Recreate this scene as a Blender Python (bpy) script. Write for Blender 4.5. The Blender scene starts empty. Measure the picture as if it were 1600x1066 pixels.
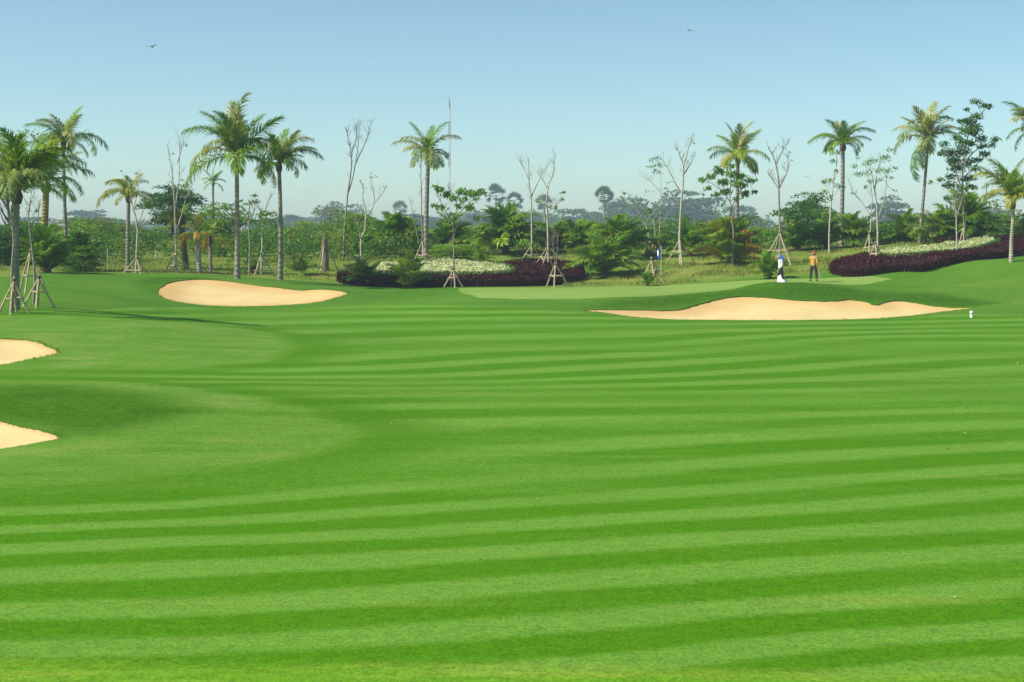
import bpy, math, random
import numpy as np
from mathutils import Vector, Matrix
from mathutils.geometry import delaunay_2d_cdt

# ------------------------------------------------------------------ camera, sky, sun, exposure
scene = bpy.context.scene
C = scene.collection
H, F, HY = 4.0, 2400.0, 370.0            # eye height, focal length and horizon row of the photograph (pixels of 1600)
cam_d = bpy.data.cameras.new('camera'); cam = bpy.data.objects.new('camera', cam_d); C.objects.link(cam)
cam.location = (0, 0, H); cam.rotation_euler = (math.radians(90), 0, 0)
cam_d.sensor_width = 36; cam_d.lens = 36*F/1600; cam_d.shift_y = -(533-HY)/1600
cam_d.clip_start = 0.1; cam_d.clip_end = 12000
scene.camera = cam

SUN_AZ = math.atan2(-0.95, -0.31); SUN_EL = math.radians(43)
world = bpy.data.worlds.new('World'); scene.world = world; world.use_nodes = True
wn = world.node_tree.nodes; wl = world.node_tree.links
sky = wn.new('ShaderNodeTexSky'); sky.sky_type = 'NISHITA'; sky.sun_disc = False
sky.sun_elevation = SUN_EL; sky.sun_rotation = SUN_AZ
sky.altitude = 0; sky.air_density = 1.0; sky.dust_density = 1.0; sky.ozone_density = 0.3
wtc = wn.new('ShaderNodeTexCoord'); wmp = wn.new('ShaderNodeMapping'); wmp.inputs['Scale'].default_value = (1, 1, 1.5)
wnz = wn.new('ShaderNodeVectorMath'); wnz.operation = 'NORMALIZE'
wl.new(wtc.outputs['Generated'], wmp.inputs[0]); wl.new(wmp.outputs[0], wnz.inputs[0]); wl.new(wnz.outputs[0], sky.inputs[0])
wtint = wn.new('ShaderNodeMix'); wtint.data_type = 'RGBA'; wtint.blend_type = 'MULTIPLY'; wtint.inputs[0].default_value = 1.0
wtint.inputs[7].default_value = (0.83, 1.015, 0.97, 1)          # the cyan cast of the photograph
wl.new(sky.outputs[0], wtint.inputs[6]); wl.new(wtint.outputs[2], wn['Background'].inputs[0]); wn['Background'].inputs[1].default_value = 0.118

sd = bpy.data.lights.new('sun', 'SUN'); sd.energy = 5.0; sd.angle = math.radians(0.55); sd.color = (1.0, 0.94, 0.82)
sun = bpy.data.objects.new('sun', sd); C.objects.link(sun); sun.location = (-60, -30, 80)
sv = Vector((math.sin(SUN_AZ)*math.cos(SUN_EL), math.cos(SUN_AZ)*math.cos(SUN_EL), math.sin(SUN_EL)))
sun.rotation_euler = sv.to_track_quat('Z', 'Y').to_euler()

scene.view_settings.view_transform = 'Standard'; scene.view_settings.look = 'None'
scene.view_settings.exposure = 0.45; scene.view_settings.gamma = 1.0; scene.view_settings.use_curve_mapping = False
scene.cycles.max_bounces = 6; scene.cycles.diffuse_bounces = 2; scene.cycles.glossy_bounces = 1
scene.cycles.transmission_bounces = 3; scene.cycles.transparent_max_bounces = 4; scene.cycles.volume_bounces = 0
scene.cycles.use_denoising = True

rng = np.random.default_rng(11)
rnd = random.Random(5)

# ------------------------------------------------------------------ helpers
def W(px, py, D):                                   # a point of the place at distance D seen at a pixel
    return Vector(((px-800)/F*D, D, H-(py-HY)/F*D))

def link(o, parent=None):
    C.objects.link(o)
    if parent is not None: o.parent = parent
    return o

def tag(o, label=None, cat=None, group=None, kind=None):
    if label: o['label'] = label
    if cat: o['category'] = cat
    if group: o['group'] = group
    if kind: o['kind'] = kind
    return o

def thing(name, label, cat, loc, group=None):
    o = bpy.data.objects.new(name, None); o.empty_display_size = 0.2; C.objects.link(o)
    o.location = loc
    return tag(o, label, cat, group)

def mesh_np(name, V, Fs, mats, smooth=False):
    """V (n,3); Fs list of (faces array (m,k), material index)"""
    me = bpy.data.meshes.new(name)
    V = np.asarray(V, dtype=np.float32)
    me.vertices.add(len(V)); me.vertices.foreach_set('co', V.ravel())
    loops = []; starts = []; mi = []; pos = 0
    for f, m in Fs:
        f = np.asarray(f, dtype=np.int32)
        if len(f) == 0: continue
        k = f.shape[1]
        loops.append(f.ravel()); starts.append(pos + np.arange(len(f))*k); pos += f.size
        mi.append(np.full(len(f), m))
    loops = np.concatenate(loops); starts = np.concatenate(starts); mi = np.concatenate(mi)
    me.loops.add(len(loops)); me.loops.foreach_set('vertex_index', loops)
    me.polygons.add(len(starts)); me.polygons.foreach_set('loop_start', starts.astype(np.int32))
    me.polygons.foreach_set('material_index', mi.astype(np.int32))
    if smooth: me.polygons.foreach_set('use_smooth', np.ones(len(starts), dtype=bool))
    for m in mats: me.materials.append(m)
    me.update(calc_edges=True); me.validate()
    return me

class Geo:
    def __init__(s): s.V = []; s.F = {}; s.n = 0
    def add(s, V, Fc, m=0):
        V = np.asarray(V, dtype=float).reshape(-1, 3); Fc = np.asarray(Fc, dtype=int)
        s.V.append(V); s.F.setdefault((Fc.shape[1], m), []).append(Fc + s.n); s.n += len(V)
    def mesh(s, name, mats, smooth=False):
        return mesh_np(name, np.concatenate(s.V), [(np.concatenate(f), k[1]) for k, f in s.F.items()], mats, smooth)
    def obj(s, name, mats, parent=None, smooth=False):
        return link(bpy.data.objects.new(name, s.mesh(name, mats, smooth)), parent)

def tube(g, pts, radii, sides=6, m=0, cap=True):
    pts = np.asarray([tuple(p) for p in pts], dtype=float); n = len(pts)
    radii = np.broadcast_to(np.asarray(radii, dtype=float), (n,))
    T = np.gradient(pts, axis=0); T /= np.linalg.norm(T, axis=1)[:, None] + 1e-9
    ref = np.array([1., 0, 0]) if abs(T[0][0]) < 0.8 else np.array([0, 1., 0])
    A = np.linspace(0, 2*np.pi, sides, endpoint=False)
    V = []
    for i in range(n):
        u = ref - T[i]*np.dot(ref, T[i]); u /= np.linalg.norm(u)+1e-9; v = np.cross(T[i], u)
        V.append(pts[i] + radii[i]*(np.cos(A)[:, None]*u + np.sin(A)[:, None]*v))
    V = np.concatenate(V)
    a = np.arange(sides); b = (a+1) % sides
    Q = np.concatenate([np.stack([i*sides+a, i*sides+b, (i+1)*sides+b, (i+1)*sides+a], 1) for i in range(n-1)])
    g.add(V, Q, m)
    if cap:
        g.add(np.concatenate([V[:sides], pts[:1]]), np.stack([b, a, np.full(sides, sides)], 1), m)
        g.add(np.concatenate([V[-sides:], pts[-1:]]), np.stack([a, b, np.full(sides, sides)], 1), m)

def catmull(P, per=6):
    P = np.asarray([tuple(p) for p in P], dtype=float)
    if len(P) < 3: return np.array([P[0]+(P[-1]-P[0])*t for t in np.linspace(0, 1, per+1)])
    Q = np.concatenate([[2*P[0]-P[1]], P, [2*P[-1]-P[-2]]]); out = []
    for i in range(1, len(Q)-2):
        for t in np.linspace(0, 1, per, endpoint=False):
            out.append(0.5*((2*Q[i]) + (-Q[i-1]+Q[i+1])*t + (2*Q[i-1]-5*Q[i]+4*Q[i+1]-Q[i+2])*t*t + (-Q[i-1]+3*Q[i]-3*Q[i+1]+Q[i+2])*t**3))
    out.append(P[-1]); return np.array(out)

def box(g, c, s, m=0, rz=0.0):
    x, y, z = s; v = np.array([[a*x/2, b*y/2, d*z/2] for a in (-1, 1) for b in (-1, 1) for d in (-1, 1)])
    ca, sa = math.cos(rz), math.sin(rz); v = v @ np.array([[ca, sa, 0], [-sa, ca, 0], [0, 0, 1]]) + np.asarray(c)
    g.add(v, [[0, 1, 3, 2], [4, 6, 7, 5], [0, 4, 5, 1], [2, 3, 7, 6], [0, 2, 6, 4], [1, 5, 7, 3]], m)

def unit(v): return v/(np.linalg.norm(v, axis=-1, keepdims=True)+1e-9)

def leaves(g, cen, size, up=0.4, width=0.45, m=0, droop=0.0, r=rng):
    """diamond leaves with a fold at points cen (n,3)"""
    n = len(cen); size = np.broadcast_to(size, (n,))[:, None]
    d = r.normal(size=(n, 3)); d[:, 2] -= droop; d = unit(d)
    nn = r.normal(size=(n, 3)); nn[:, 2] += up*3; nn = unit(nn - d*np.sum(nn*d, 1)[:, None])
    s = np.cross(d, nn); fold = nn*size*0.10
    V = np.stack([cen-d*size*.5, cen+s*size*width*.5+fold, cen+d*size*.5, cen-s*size*width*.5+fold], 1).reshape(-1, 3)
    i = np.arange(n)[:, None]*4
    g.add(V, np.concatenate([i+[0, 1, 2], i+[0, 2, 3]]), m)

# ------------------------------------------------------------------ materials
def new_mat(name):
    m = bpy.data.materials.new(name); m.use_nodes = True
    nt = m.node_tree; return m, nt.nodes, nt.links, nt.nodes['Principled BSDF']

def N(nodes, t, **kw):
    n = nodes.new(t)
    for k, v in kw.items():
        if k in n.inputs: n.inputs[k].default_value = v
        else: setattr(n, k, v)
    return n

def ramp(nodes, links, fac, stops):
    r = nodes.new('ShaderNodeValToRGB'); e = r.color_ramp.elements
    while len(e) < len(stops): e.new(0.5)
    for q, (p, c) in zip(e, stops): q.position = p; q.color = (*c, 1)
    links.new(fac, r.inputs[0]); return r.outputs[0]

def mixc(nodes, links, fac, a, b, blend='MIX'):
    x = nodes.new('ShaderNodeMix'); x.data_type = 'RGBA'; x.blend_type = blend
    for sock, v in ((x.inputs[0], fac), (x.inputs[6], a), (x.inputs[7], b)):
        if hasattr(v, 'links'): links.new(v, sock)
        elif isinstance(v, (int, float)): sock.default_value = v
        else: sock.default_value = (*v, 1)
    return x.outputs[2]

def math_n(nodes, links, op, a, b=0.0, c=0.0, clamp=False):
    x = nodes.new('ShaderNodeMath'); x.operation = op; x.use_clamp = clamp
    for i, v in enumerate((a, b, c)):
        if hasattr(v, 'links'): links.new(v, x.inputs[i])
        else: x.inputs[i].default_value = v
    return x.outputs[0]

def sstep(nodes, links, v, lo, hi):
    x = nodes.new('ShaderNodeMapRange'); x.interpolation_type = 'SMOOTHSTEP'
    links.new(v, x.inputs[0]); x.inputs[1].default_value = lo; x.inputs[2].default_value = hi
    return x.outputs[0]

def leaf_mat(name, c1, c2, c3=None, trans=0.35, scale=0.8, rough=0.45, tcol=(1.25, 1.15, 0.45)):
    if not any(w in name for w in ('cream', 'purple', 'far', 'grass', 'blade', 'orange', 'yellow')): c1, c2, c3 = [tuple(x*1.22 for x in c) for c in (c1, c2, c3)]
    m, n, l, p = new_mat(name)
    geo = n.new('ShaderNodeNewGeometry'); oi = n.new('ShaderNodeObjectInfo')
    nz = N(n, 'ShaderNodeTexNoise', Scale=scale, Detail=3.0); l.new(geo.outputs['Position'], nz.inputs['Vector'])
    nf = N(n, 'ShaderNodeTexNoise', Scale=9.0, Detail=2.0); l.new(geo.outputs['Position'], nf.inputs['Vector'])
    a = math_n(n, l, 'MULTIPLY_ADD', nz.outputs[0], 0.9, -0.2)
    a = math_n(n, l, 'MULTIPLY_ADD', oi.outputs['Random'], 0.35, a)
    a = math_n(n, l, 'MULTIPLY_ADD', nf.outputs[0], 0.5, a); a = math_n(n, l, 'SUBTRACT', a, 0.18)
    col = ramp(n, l, a, [(0.25, c1), (0.75, c2)] if c3 is None else [(0.2, c1), (0.58, c2), (0.9, c3)])
    l.new(col, p.inputs['Base Color']); p.inputs['Roughness'].default_value = rough; p.inputs['Specular IOR Level'].default_value = 0.14
    t = n.new('ShaderNodeBsdfTranslucent'); l.new(mixc(n, l, 1.0, col, tcol, 'MULTIPLY'), t.inputs[0])
    ms = n.new('ShaderNodeMixShader'); ms.inputs[0].default_value = trans
    l.new(p.outputs[0], ms.inputs[1]); l.new(t.outputs[0], ms.inputs[2]); l.new(ms.outputs[0], n['Material Output'].inputs[0])
    return m

def bark_mat(name, c1, c2, ring=0.0, scale=6.0, rough=0.85, ringcol=None):
    m, n, l, p = new_mat(name)
    tc = n.new('ShaderNodeTexCoord')
    nz = N(n, 'ShaderNodeTexNoise', Scale=scale, Detail=5.0); l.new(tc.outputs['Object'], nz.inputs['Vector'])
    col = ramp(n, l, nz.outputs[0], [(0.35, c1), (0.68, c2)])
    h = nz.outputs[0]
    if ring:
        wv = N(n, 'ShaderNodeTexWave', Scale=ring, Distortion=2.5, Detail=2.0); wv.bands_direction = 'Z'; wv.inputs['Detail Scale'].default_value = 1.5
        l.new(tc.outputs['Object'], wv.inputs['Vector'])
        f = sstep(n, l, wv.outputs['Fac'], 0.1, 0.5)
        col = mixc(n, l, math_n(n, l, 'MULTIPLY_ADD', f, 0.35, 0.65), ringcol or tuple(x*.45 for x in c1), col); h = wv.outputs['Fac']
    l.new(col, p.inputs['Base Color']); p.inputs['Roughness'].default_value = rough; p.inputs['Specular IOR Level'].default_value = 0.2
    b = N(n, 'ShaderNodeBump', Strength=0.5, Distance=0.03); l.new(h, b.inputs['Height']); l.new(b.outputs[0], p.inputs['Normal'])
    return m

def plain_mat(name, c, rough=0.6, var=0.15, scale=8.0, metal=0.0):
    m, n, l, p = new_mat(name)
    tc = n.new('ShaderNodeTexCoord'); nz = N(n, 'ShaderNodeTexNoise', Scale=scale, Detail=4.0); l.new(tc.outputs['Object'], nz.inputs['Vector'])
    l.new(ramp(n, l, nz.outputs[0], [(0.3, tuple(x*(1-var) for x in c)), (0.7, tuple(min(1, x*(1+var)) for x in c))]), p.inputs['Base Color'])
    p.inputs['Roughness'].default_value = rough; p.inputs['Metallic'].default_value = metal
    return m

M = {}
M['frond'] = leaf_mat('frond_green', (0.075, 0.17, 0.012), (0.19, 0.31, 0.022), (0.34, 0.40, 0.06), trans=0.40, scale=0.9)
M['frond_grey'] = leaf_mat('frond_pale', (0.13, 0.20, 0.05), (0.28, 0.31, 0.11), (0.48, 0.44, 0.22), trans=0.3, scale=0.9)
M['frond_yellow'] = leaf_mat('frond_yellow', (0.15, 0.22, 0.015), (0.34, 0.36, 0.02), (0.52, 0.42, 0.03), trans=0.35, scale=0.7)
M['frond_dark'] = leaf_mat('frond_dark', (0.042, 0.135, 0.010), (0.11, 0.24, 0.016), (0.22, 0.36, 0.03), trans=0.42, scale=0.7)
M['frond_orange'] = leaf_mat('frond_orange', (0.35, 0.22, 0.015), (0.52, 0.33, 0.02), (0.6, 0.40, 0.05), trans=0.3, scale=0.7)
M['rachis'] = plain_mat('rachis', (0.24, 0.25, 0.06), 0.5)
M['palm_trunk'] = bark_mat('palm_trunk', (0.20, 0.185, 0.15), (0.33, 0.30, 0.25), ring=4.6, scale=5)
M['palm_trunk_pale'] = bark_mat('palm_trunk_pale', (0.30, 0.28, 0.22), (0.46, 0.43, 0.34), ring=2.4, scale=5, ringcol=(0.15, 0.13, 0.09))
M['palm_trunk_ochre'] = bark_mat('palm_trunk_ochre', (0.24, 0.17, 0.06), (0.40, 0.30, 0.10), ring=4.0, scale=4)
M['bark_pale'] = bark_mat('bark_pale', (0.28, 0.26, 0.20), (0.55, 0.51, 0.42), scale=9)
M['bark_grey'] = bark_mat('bark_grey', (0.17, 0.15, 0.115), (0.34, 0.30, 0.24), scale=9)
M['bark_dark'] = bark_mat('bark_dark', (0.06, 0.045, 0.03), (0.15, 0.115, 0.075), scale=6)
M['pole_wood'] = bark_mat('pole_wood', (0.30, 0.23, 0.14), (0.56, 0.46, 0.31), scale=12)
M['bark_brown'] = bark_mat('bark_brown', (0.11, 0.085, 0.055), (0.24, 0.195, 0.135), scale=8)
M['crate_wood'] = bark_mat('crate_wood', (0.30, 0.19, 0.09), (0.46, 0.31, 0.17), scale=10)
M['leaf_mid'] = leaf_mat('leaf_mid', (0.05, 0.135, 0.014), (0.125, 0.24, 0.022), (0.22, 0.34, 0.035), scale=0.5)
M['leaf_dark'] = leaf_mat('leaf_dark', (0.024, 0.08, 0.010), (0.06, 0.155, 0.016), (0.115, 0.23, 0.026), scale=0.5, trans=0.34)
M['leaf_bright'] = leaf_mat('leaf_bright', (0.07, 0.17, 0.012), (0.15, 0.29, 0.022), (0.22, 0.36, 0.035), scale=0.6)
M['leaf_olive'] = leaf_mat('leaf_olive', (0.07, 0.12, 0.02), (0.15, 0.20, 0.035), (0.24, 0.27, 0.07), scale=0.4)
M['leaf_sapling'] = leaf_mat('leaf_sapling', (0.04, 0.13, 0.014), (0.10, 0.23, 0.022), (0.18, 0.32, 0.035), scale=0.9)
M['leaf_far'] = leaf_mat('leaf_far', (0.03, 0.075, 0.016), (0.07, 0.14, 0.026), (0.12, 0.20, 0.04), scale=0.06, trans=0.2)
M['leaf_purple'] = leaf_mat('leaf_purple', (0.026, 0.005, 0.005), (0.068, 0.011, 0.011), (0.17, 0.042, 0.032), scale=1.5, trans=0.2, rough=0.35, tcol=(1.2, .7, .6))
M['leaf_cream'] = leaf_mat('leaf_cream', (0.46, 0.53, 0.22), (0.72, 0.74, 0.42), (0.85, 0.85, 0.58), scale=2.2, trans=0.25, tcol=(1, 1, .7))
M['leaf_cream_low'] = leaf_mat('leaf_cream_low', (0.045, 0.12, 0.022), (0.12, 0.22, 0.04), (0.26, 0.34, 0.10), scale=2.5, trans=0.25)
M['hedge_core'] = plain_mat('hedge_core', (0.018, 0.012, 0.010), 0.9)
M['hedge_core_green'] = plain_mat('hedge_core_green', (0.03, 0.06, 0.015), 0.9)
M['dry_grass'] = leaf_mat('dry_grass', (0.10, 0.17, 0.02), (0.20, 0.24, 0.04), (0.34, 0.31, 0.09), scale=0.8, trans=0.3)
M['turf_blade'] = leaf_mat('turf_blade', (0.07, 0.17, 0.015), (0.12, 0.24, 0.022), (0.2, 0.28, 0.04), scale=0.8, trans=0.3)

# ------------------------------------------------------------------ the lie of the land: spot heights, then a smooth surface through them
B1 = [(92, 686, 30.0), (60, 692, 29.6), (0, 702, 29.0), (-100, 716, 28.6), (-200, 705, 29.5), (-230, 672, 32), (-150, 650, 34), (-60, 648, 33.3), (0, 657, 32.5), (40, 668, 31.6), (80, 677, 30.8)]
B2 = [(92, 550, 51), (70, 556, 50), (40, 562, 49), (0, 570, 48), (-100, 578, 47), (-200, 560, 49), (-200, 533, 53), (-100, 523, 55), (0, 528, 54.5), (35, 530, 54.3), (60, 534, 53.6), (82, 543, 52.2)]
B3 = [(247, 454, 86), (252, 464, 84), (278, 472, 82.5), (320, 477, 82), (400, 478.5, 82), (480, 474, 83), (520, 466, 84.5), (542, 458.5, 86.5), (530, 454, 88), (500, 451, 88.7), (470, 453, 89), (430, 448, 89.5), (400, 445, 90), (350, 438, 90.8), (310, 436, 91), (280, 438, 90), (257, 445, 88)]
B4 = [(910, 484.5, 78.5), (940, 488, 77.5), (980, 494, 76.2), (1050, 499, 75.2), (1130, 500, 74.6), (1200, 500.5, 74.3), (1300, 499.5, 74.6), (1380, 497, 75.4), (1450, 490, 77), (1500, 484, 79), (1522, 480, 80.3), (1490, 480, 81.3), (1460, 477.5, 82), (1435, 474, 82.6), (1410, 469.5, 83.2), (1390, 471, 82.9), (1367, 476, 82.2), (1350, 470.5, 83.1), (1325, 467.5, 83.4), (1300, 470, 82.9), (1260, 469, 83), (1220, 466.5, 83.2), (1190, 463.5, 83.6), (1160, 462.5, 83.8), (1130, 466, 83.3), (1100, 474, 82.2), (1060, 484, 80.6), (1000, 484, 79.9), (960, 483.5, 79.5)]
ctl = B1+B2+B3+B4+[
 (0, 604, 36.5), (-150, 600, 37.5), (200, 612, 36), (400, 632, 34.5), (150, 660, 32), (300, 665, 31.5), (560, 690, 30), (300, 735, 26.3), (100, 745, 25.6), (-150, 760, 24.8),
 (0, 594, 42.5), (250, 592, 43), (500, 600, 41.5),
 (0, 504, 60), (-150, 500, 61), (200, 509, 58.5), (440, 540, 54.5), (350, 571, 47.5), (150, 575, 47), (450, 518, 63), (150, 535, 54), (560, 520, 64),
 (25, 490, 63), (90, 482, 67), (0, 452, 80), (110, 432, 90), (200, 429, 95), (140, 462, 75), (230, 482, 73), (300, 495, 73), (228, 446, 88), (-150, 470, 75), (-150, 430, 92), (100, 485, 66),
 (310, 430, 95.5), (400, 435, 96), (470, 439.5, 97), (540, 445, 97), (610, 448, 96.5), (580, 460, 88), (225, 470, 81), (240, 437, 92),
 (640, 470, 83.5), (725, 462, 83.5), (750, 466.5, 82), (830, 468, 81.6), (900, 468, 81.8), (960, 467, 82.2), (1000, 465, 83), (725, 450, 94), (810, 450, 93.5), (900, 450, 93), (1050, 448, 92), (1200, 441, 86.5), (1100, 446, 90), (1150, 443.5, 90),
 (600, 485, 79), (750, 483, 78), (880, 487, 77), (900, 479, 80), (960, 476, 81),
 (1040, 467, 83.2), (1080, 460, 84.8), (1160, 450, 87), (1220, 444.5, 88), (1275, 445, 87.5), (1310, 450, 87.5), (1345, 457, 87), (1300, 460, 85.2), (1200, 456, 85.5), (1290, 438.5, 92), (1250, 438.5, 91), (1222, 441, 88),
 (1400, 451, 88), (1400, 461, 85.8), (1450, 464, 85), (1520, 470, 83.5), (1600, 445, 88), (1600, 462, 84), (1500, 455, 87), (1600, 472, 81), (1600, 485, 77), (1570, 490, 75.5), (1750, 470, 79), (1750, 440, 88),
 (1580, 409, 92), (1500, 424, 92.5), (1400, 440, 90), (1300, 430, 94), (1445, 418, 94.5), (1540, 405.5, 99), (1600, 394, 101), (1500, 398, 104), (1600, 381, 110), (1750, 380, 104), (1400, 405, 101), (1750, 410, 94),
 (700, 447, 97), (700, 428, 105), (700, 410, 110), (700, 400, 114), (830, 447, 97), (830, 430, 104), (830, 406, 112), (900, 443, 98), (960, 437, 100), (960, 400, 114), (1040, 441, 97), (1040, 415, 106), (1100, 424, 102), (1100, 396, 115), (1200, 428, 98), (1250, 405, 110), (1300, 391, 114), (1420, 382, 114), (600, 428, 104), (600, 403, 113), (1200, 400, 112),
 (100, 422, 103), (300, 424, 104), (450, 427, 104), (450, 404, 122), (200, 405, 122), (0, 405, 122), (550, 418, 108), (-150, 410, 118), (350, 405, 122), (700, 391, 122), (900, 390, 122), (1100, 388, 122), (1300, 383, 122), (1500, 380, 122), (1700, 378, 122)]
cp = [tuple(W(*c)) for c in ctl]
for D in (6, 10, 14, 19, 24):
    for px in (-300, 0, 300, 600, 900, 1200, 1500, 1850): cp.append(((px-800)/F*D, D, 0.0))
for D in (29, 34, 40, 46, 52, 58, 64, 70):
    for px in (640, 880, 1120, 1360, 1600, 1850): cp.append(((px-800)/F*D, D, 0.0))
cp = np.array(cp)

def tps_fit(P, z, lam):
    n = len(P); d2 = ((P[:, None]-P[None])**2).sum(-1); K = 0.5*d2*np.log(d2+1e-9)
    A = np.zeros((n+3, n+3)); A[:n, :n] = K + lam*np.eye(n); A[:n, n] = 1; A[:n, n+1:] = P; A[n:, :n] = A[:n, n:].T
    return np.linalg.solve(A, np.concatenate([z, np.zeros(3)]))
def tps_eval(P, w, Q, chunk=8000):
    out = np.empty(len(Q))
    for i in range(0, len(Q), chunk):
        q = Q[i:i+chunk]; d2 = ((q[:, None]-P[None])**2).sum(-1)
        out[i:i+chunk] = (0.5*d2*np.log(d2+1e-9)) @ w[:len(P)] + w[len(P)] + q @ w[len(P)+1:]
    return out
TW = tps_fit(cp[:, :2], cp[:, 2], 0.25)

def terrain(XY):
    XY = np.atleast_2d(np.asarray(XY, dtype=float)); X, Y = XY[:, 0], XY[:, 1]
    Yc = np.clip(Y, 6, 122); u = np.clip(X/np.maximum(Y, 6), -0.43, 0.43)
    z = tps_eval(cp[:, :2], TW, np.stack([u*Yc, Yc], 1))
    t = np.clip((Y-112)/45, 0, 1); t = t*t*(3-2*t)
    z = z*(1-t) + 2.7*t
    t = np.clip((8-Y)/8, 0, 1); z = z*(1-t)
    return z
def tz(x, y): return float(terrain([(x, y)])[0])
def gp(px, D):                                     # the ground at a bearing and distance
    x = (px-800)/F*D; return Vector((x, D, tz(x, D)))
def project(P):
    P = np.asarray(P); Y = np.maximum(P[:, 1], 1.0)
    return 800+F*P[:, 0]/Y, HY+(H-P[:, 2])*F/Y
def ray_ground(px, py):
    D = np.concatenate([np.arange(8, 130, 0.1), np.arange(130, 400, 2)])
    x = (px-800)/F*D; z = terrain(np.stack([x, D], 1)); zr = H-(py-HY)/F*D
    k = np.argmax(zr <= z); return D[k]

def sdf_poly(Q, poly):
    """signed distance, positive inside"""
    Q = np.asarray(Q); A = np.asarray(poly); Bp = np.roll(A, -1, 0); out = np.full(len(Q), -50.0)
    mn, mx = A.min(0)-12, A.max(0)+12
    sel = np.where(((Q > mn) & (Q < mx)).all(1))[0]
    for i in range(0, len(sel), 4000):
        s = sel[i:i+4000]; q = Q[s][:, None]; e = Bp-A; w = q-A
        t = np.clip((w*e).sum(-1)/((e*e).sum(-1)+1e-12), 0, 1); d = np.sqrt(((w-e*t[..., None])**2).sum(-1)).min(1)
        c = ((A[:, 1] > q[..., 1]) != (Bp[:, 1] > q[..., 1]))
        xi = A[:, 0]+(q[..., 1]-A[:, 1])/(np.where(e[:, 1] == 0, 1e-12, e[:, 1]))*e[:, 0]
        ins = ((c & (q[..., 0] < xi)).sum(1) % 2) == 1
        out[s] = np.where(ins, d, -d)
    return out

def smooth_outline(pts, step, jag=0.0, seed=0):
    P = np.array([((px-800)/F*D, D) for px, py, D in pts]); n = len(P)
    Q = catmull([(*P[(i) % n], 0) for i in range(-2, n+3)], 16)[:, :2][2*16:(n+2)*16]
    seg = np.linalg.norm(np.diff(np.vstack([Q, Q[:1]]), axis=0), axis=1); s = np.concatenate([[0], np.cumsum(seg)])
    m = max(20, int(s[-1]/step)); t = np.linspace(0, s[-1], m, endpoint=False); QQ = np.vstack([Q, Q[:1]])
    R = np.stack([np.interp(t, s, QQ[:, 0]), np.interp(t, s, QQ[:, 1])], 1)
    if jag:
        r = np.random.default_rng(seed); a = r.normal(size=m); b = np.convolve(np.tile(r.normal(size=m), 3), np.ones(7)/7, 'same')[m:2*m]
        tan = np.roll(R, -1, 0)-np.roll(R, 1, 0); nor = unit(np.stack([-tan[:, 1], tan[:, 0]], 1))
        R = R + nor*(jag*(0.5*a+1.6*b))[:, None]
    return R
bunkers = [smooth_outline(B1, .10, .035, 1), smooth_outline(B2, .14, .05, 2), smooth_outline(B3, .2, .07, 3), smooth_outline(B4, .2, .07, 4)]

# ground points: fine where the photograph looks, coarse to the horizon
pts = []
def grid(x0, x1, y0, y1, s, cond):
    X, Y = np.meshgrid(np.arange(x0, x1, s), np.arange(y0, y1, s)); q = np.stack([X.ravel(), Y.ravel()], 1)
    q = q + rng.uniform(-.2, .2, q.shape)*s; return q[cond(q[:, 0], q[:, 1])]
near = lambda x, y: (np.abs(x) < 0.40*y+4) & (y > 8) & (y < 112)
pts.append(grid(-52, 52, 8, 112, 0.5, near))
mid = lambda x, y: ~near(x, y) & (np.abs(x) < 90) & (y < 170)
pts.append(grid(-90, 90, -40, 170, 2.5, mid))
far_ = lambda x, y: ~((np.abs(x) < 90) & (y < 170))
pts.append(grid(-700, 700, -40, 900, 40, far_))
out3 = lambda x, y: ~((np.abs(x) < 700) & (y < 900))
pts.append(grid(-5000, 5000, -40, 6000, 500, out3))
GP = np.concatenate(pts)
keep = np.ones(len(GP), bool); 
for b in bunkers: keep &= np.abs(sdf_poly(GP, b)) > 0.16
GP = GP[keep]
allp = [GP]; edges = []; n0 = len(GP)
for b in bunkers:
    m = len(b); edges += [(n0+i, n0+(i+1) % m) for i in range(m)]; allp.append(b); n0 += m
allp = np.concatenate(allp)
ov, oe, of, *_ = delaunay_2d_cdt([Vector(p) for p in allp.tolist()], edges, [], 0, 1e-5)
OV = np.array([tuple(v) for v in ov]); OF = np.array([f for f in of if len(f) == 3], dtype=int)
a, b_, c_ = OV[OF[:, 0]], OV[OF[:, 1]], OV[OF[:, 2]]
ar = (b_[:, 0]-a[:, 0])*(c_[:, 1]-a[:, 1])-(b_[:, 1]-a[:, 1])*(c_[:, 0]-a[:, 0])
OF[ar < 0] = OF[ar < 0][:, ::-1]
cen = OV[OF].mean(1)
inb = np.full(len(OF), -1)
for k, b in enumerate(bunkers): inb[sdf_poly(cen, b) > 0] = k
Z = terrain(OV)
relief = 0.02*np.sin(OV[:, 0]*0.8+OV[:, 1]*0.33)*np.cos(OV[:, 1]*0.21-OV[:, 0]*.1)
Z = Z + relief*(OV[:, 1] < 72)
P3 = np.column_stack([OV, Z])

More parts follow.
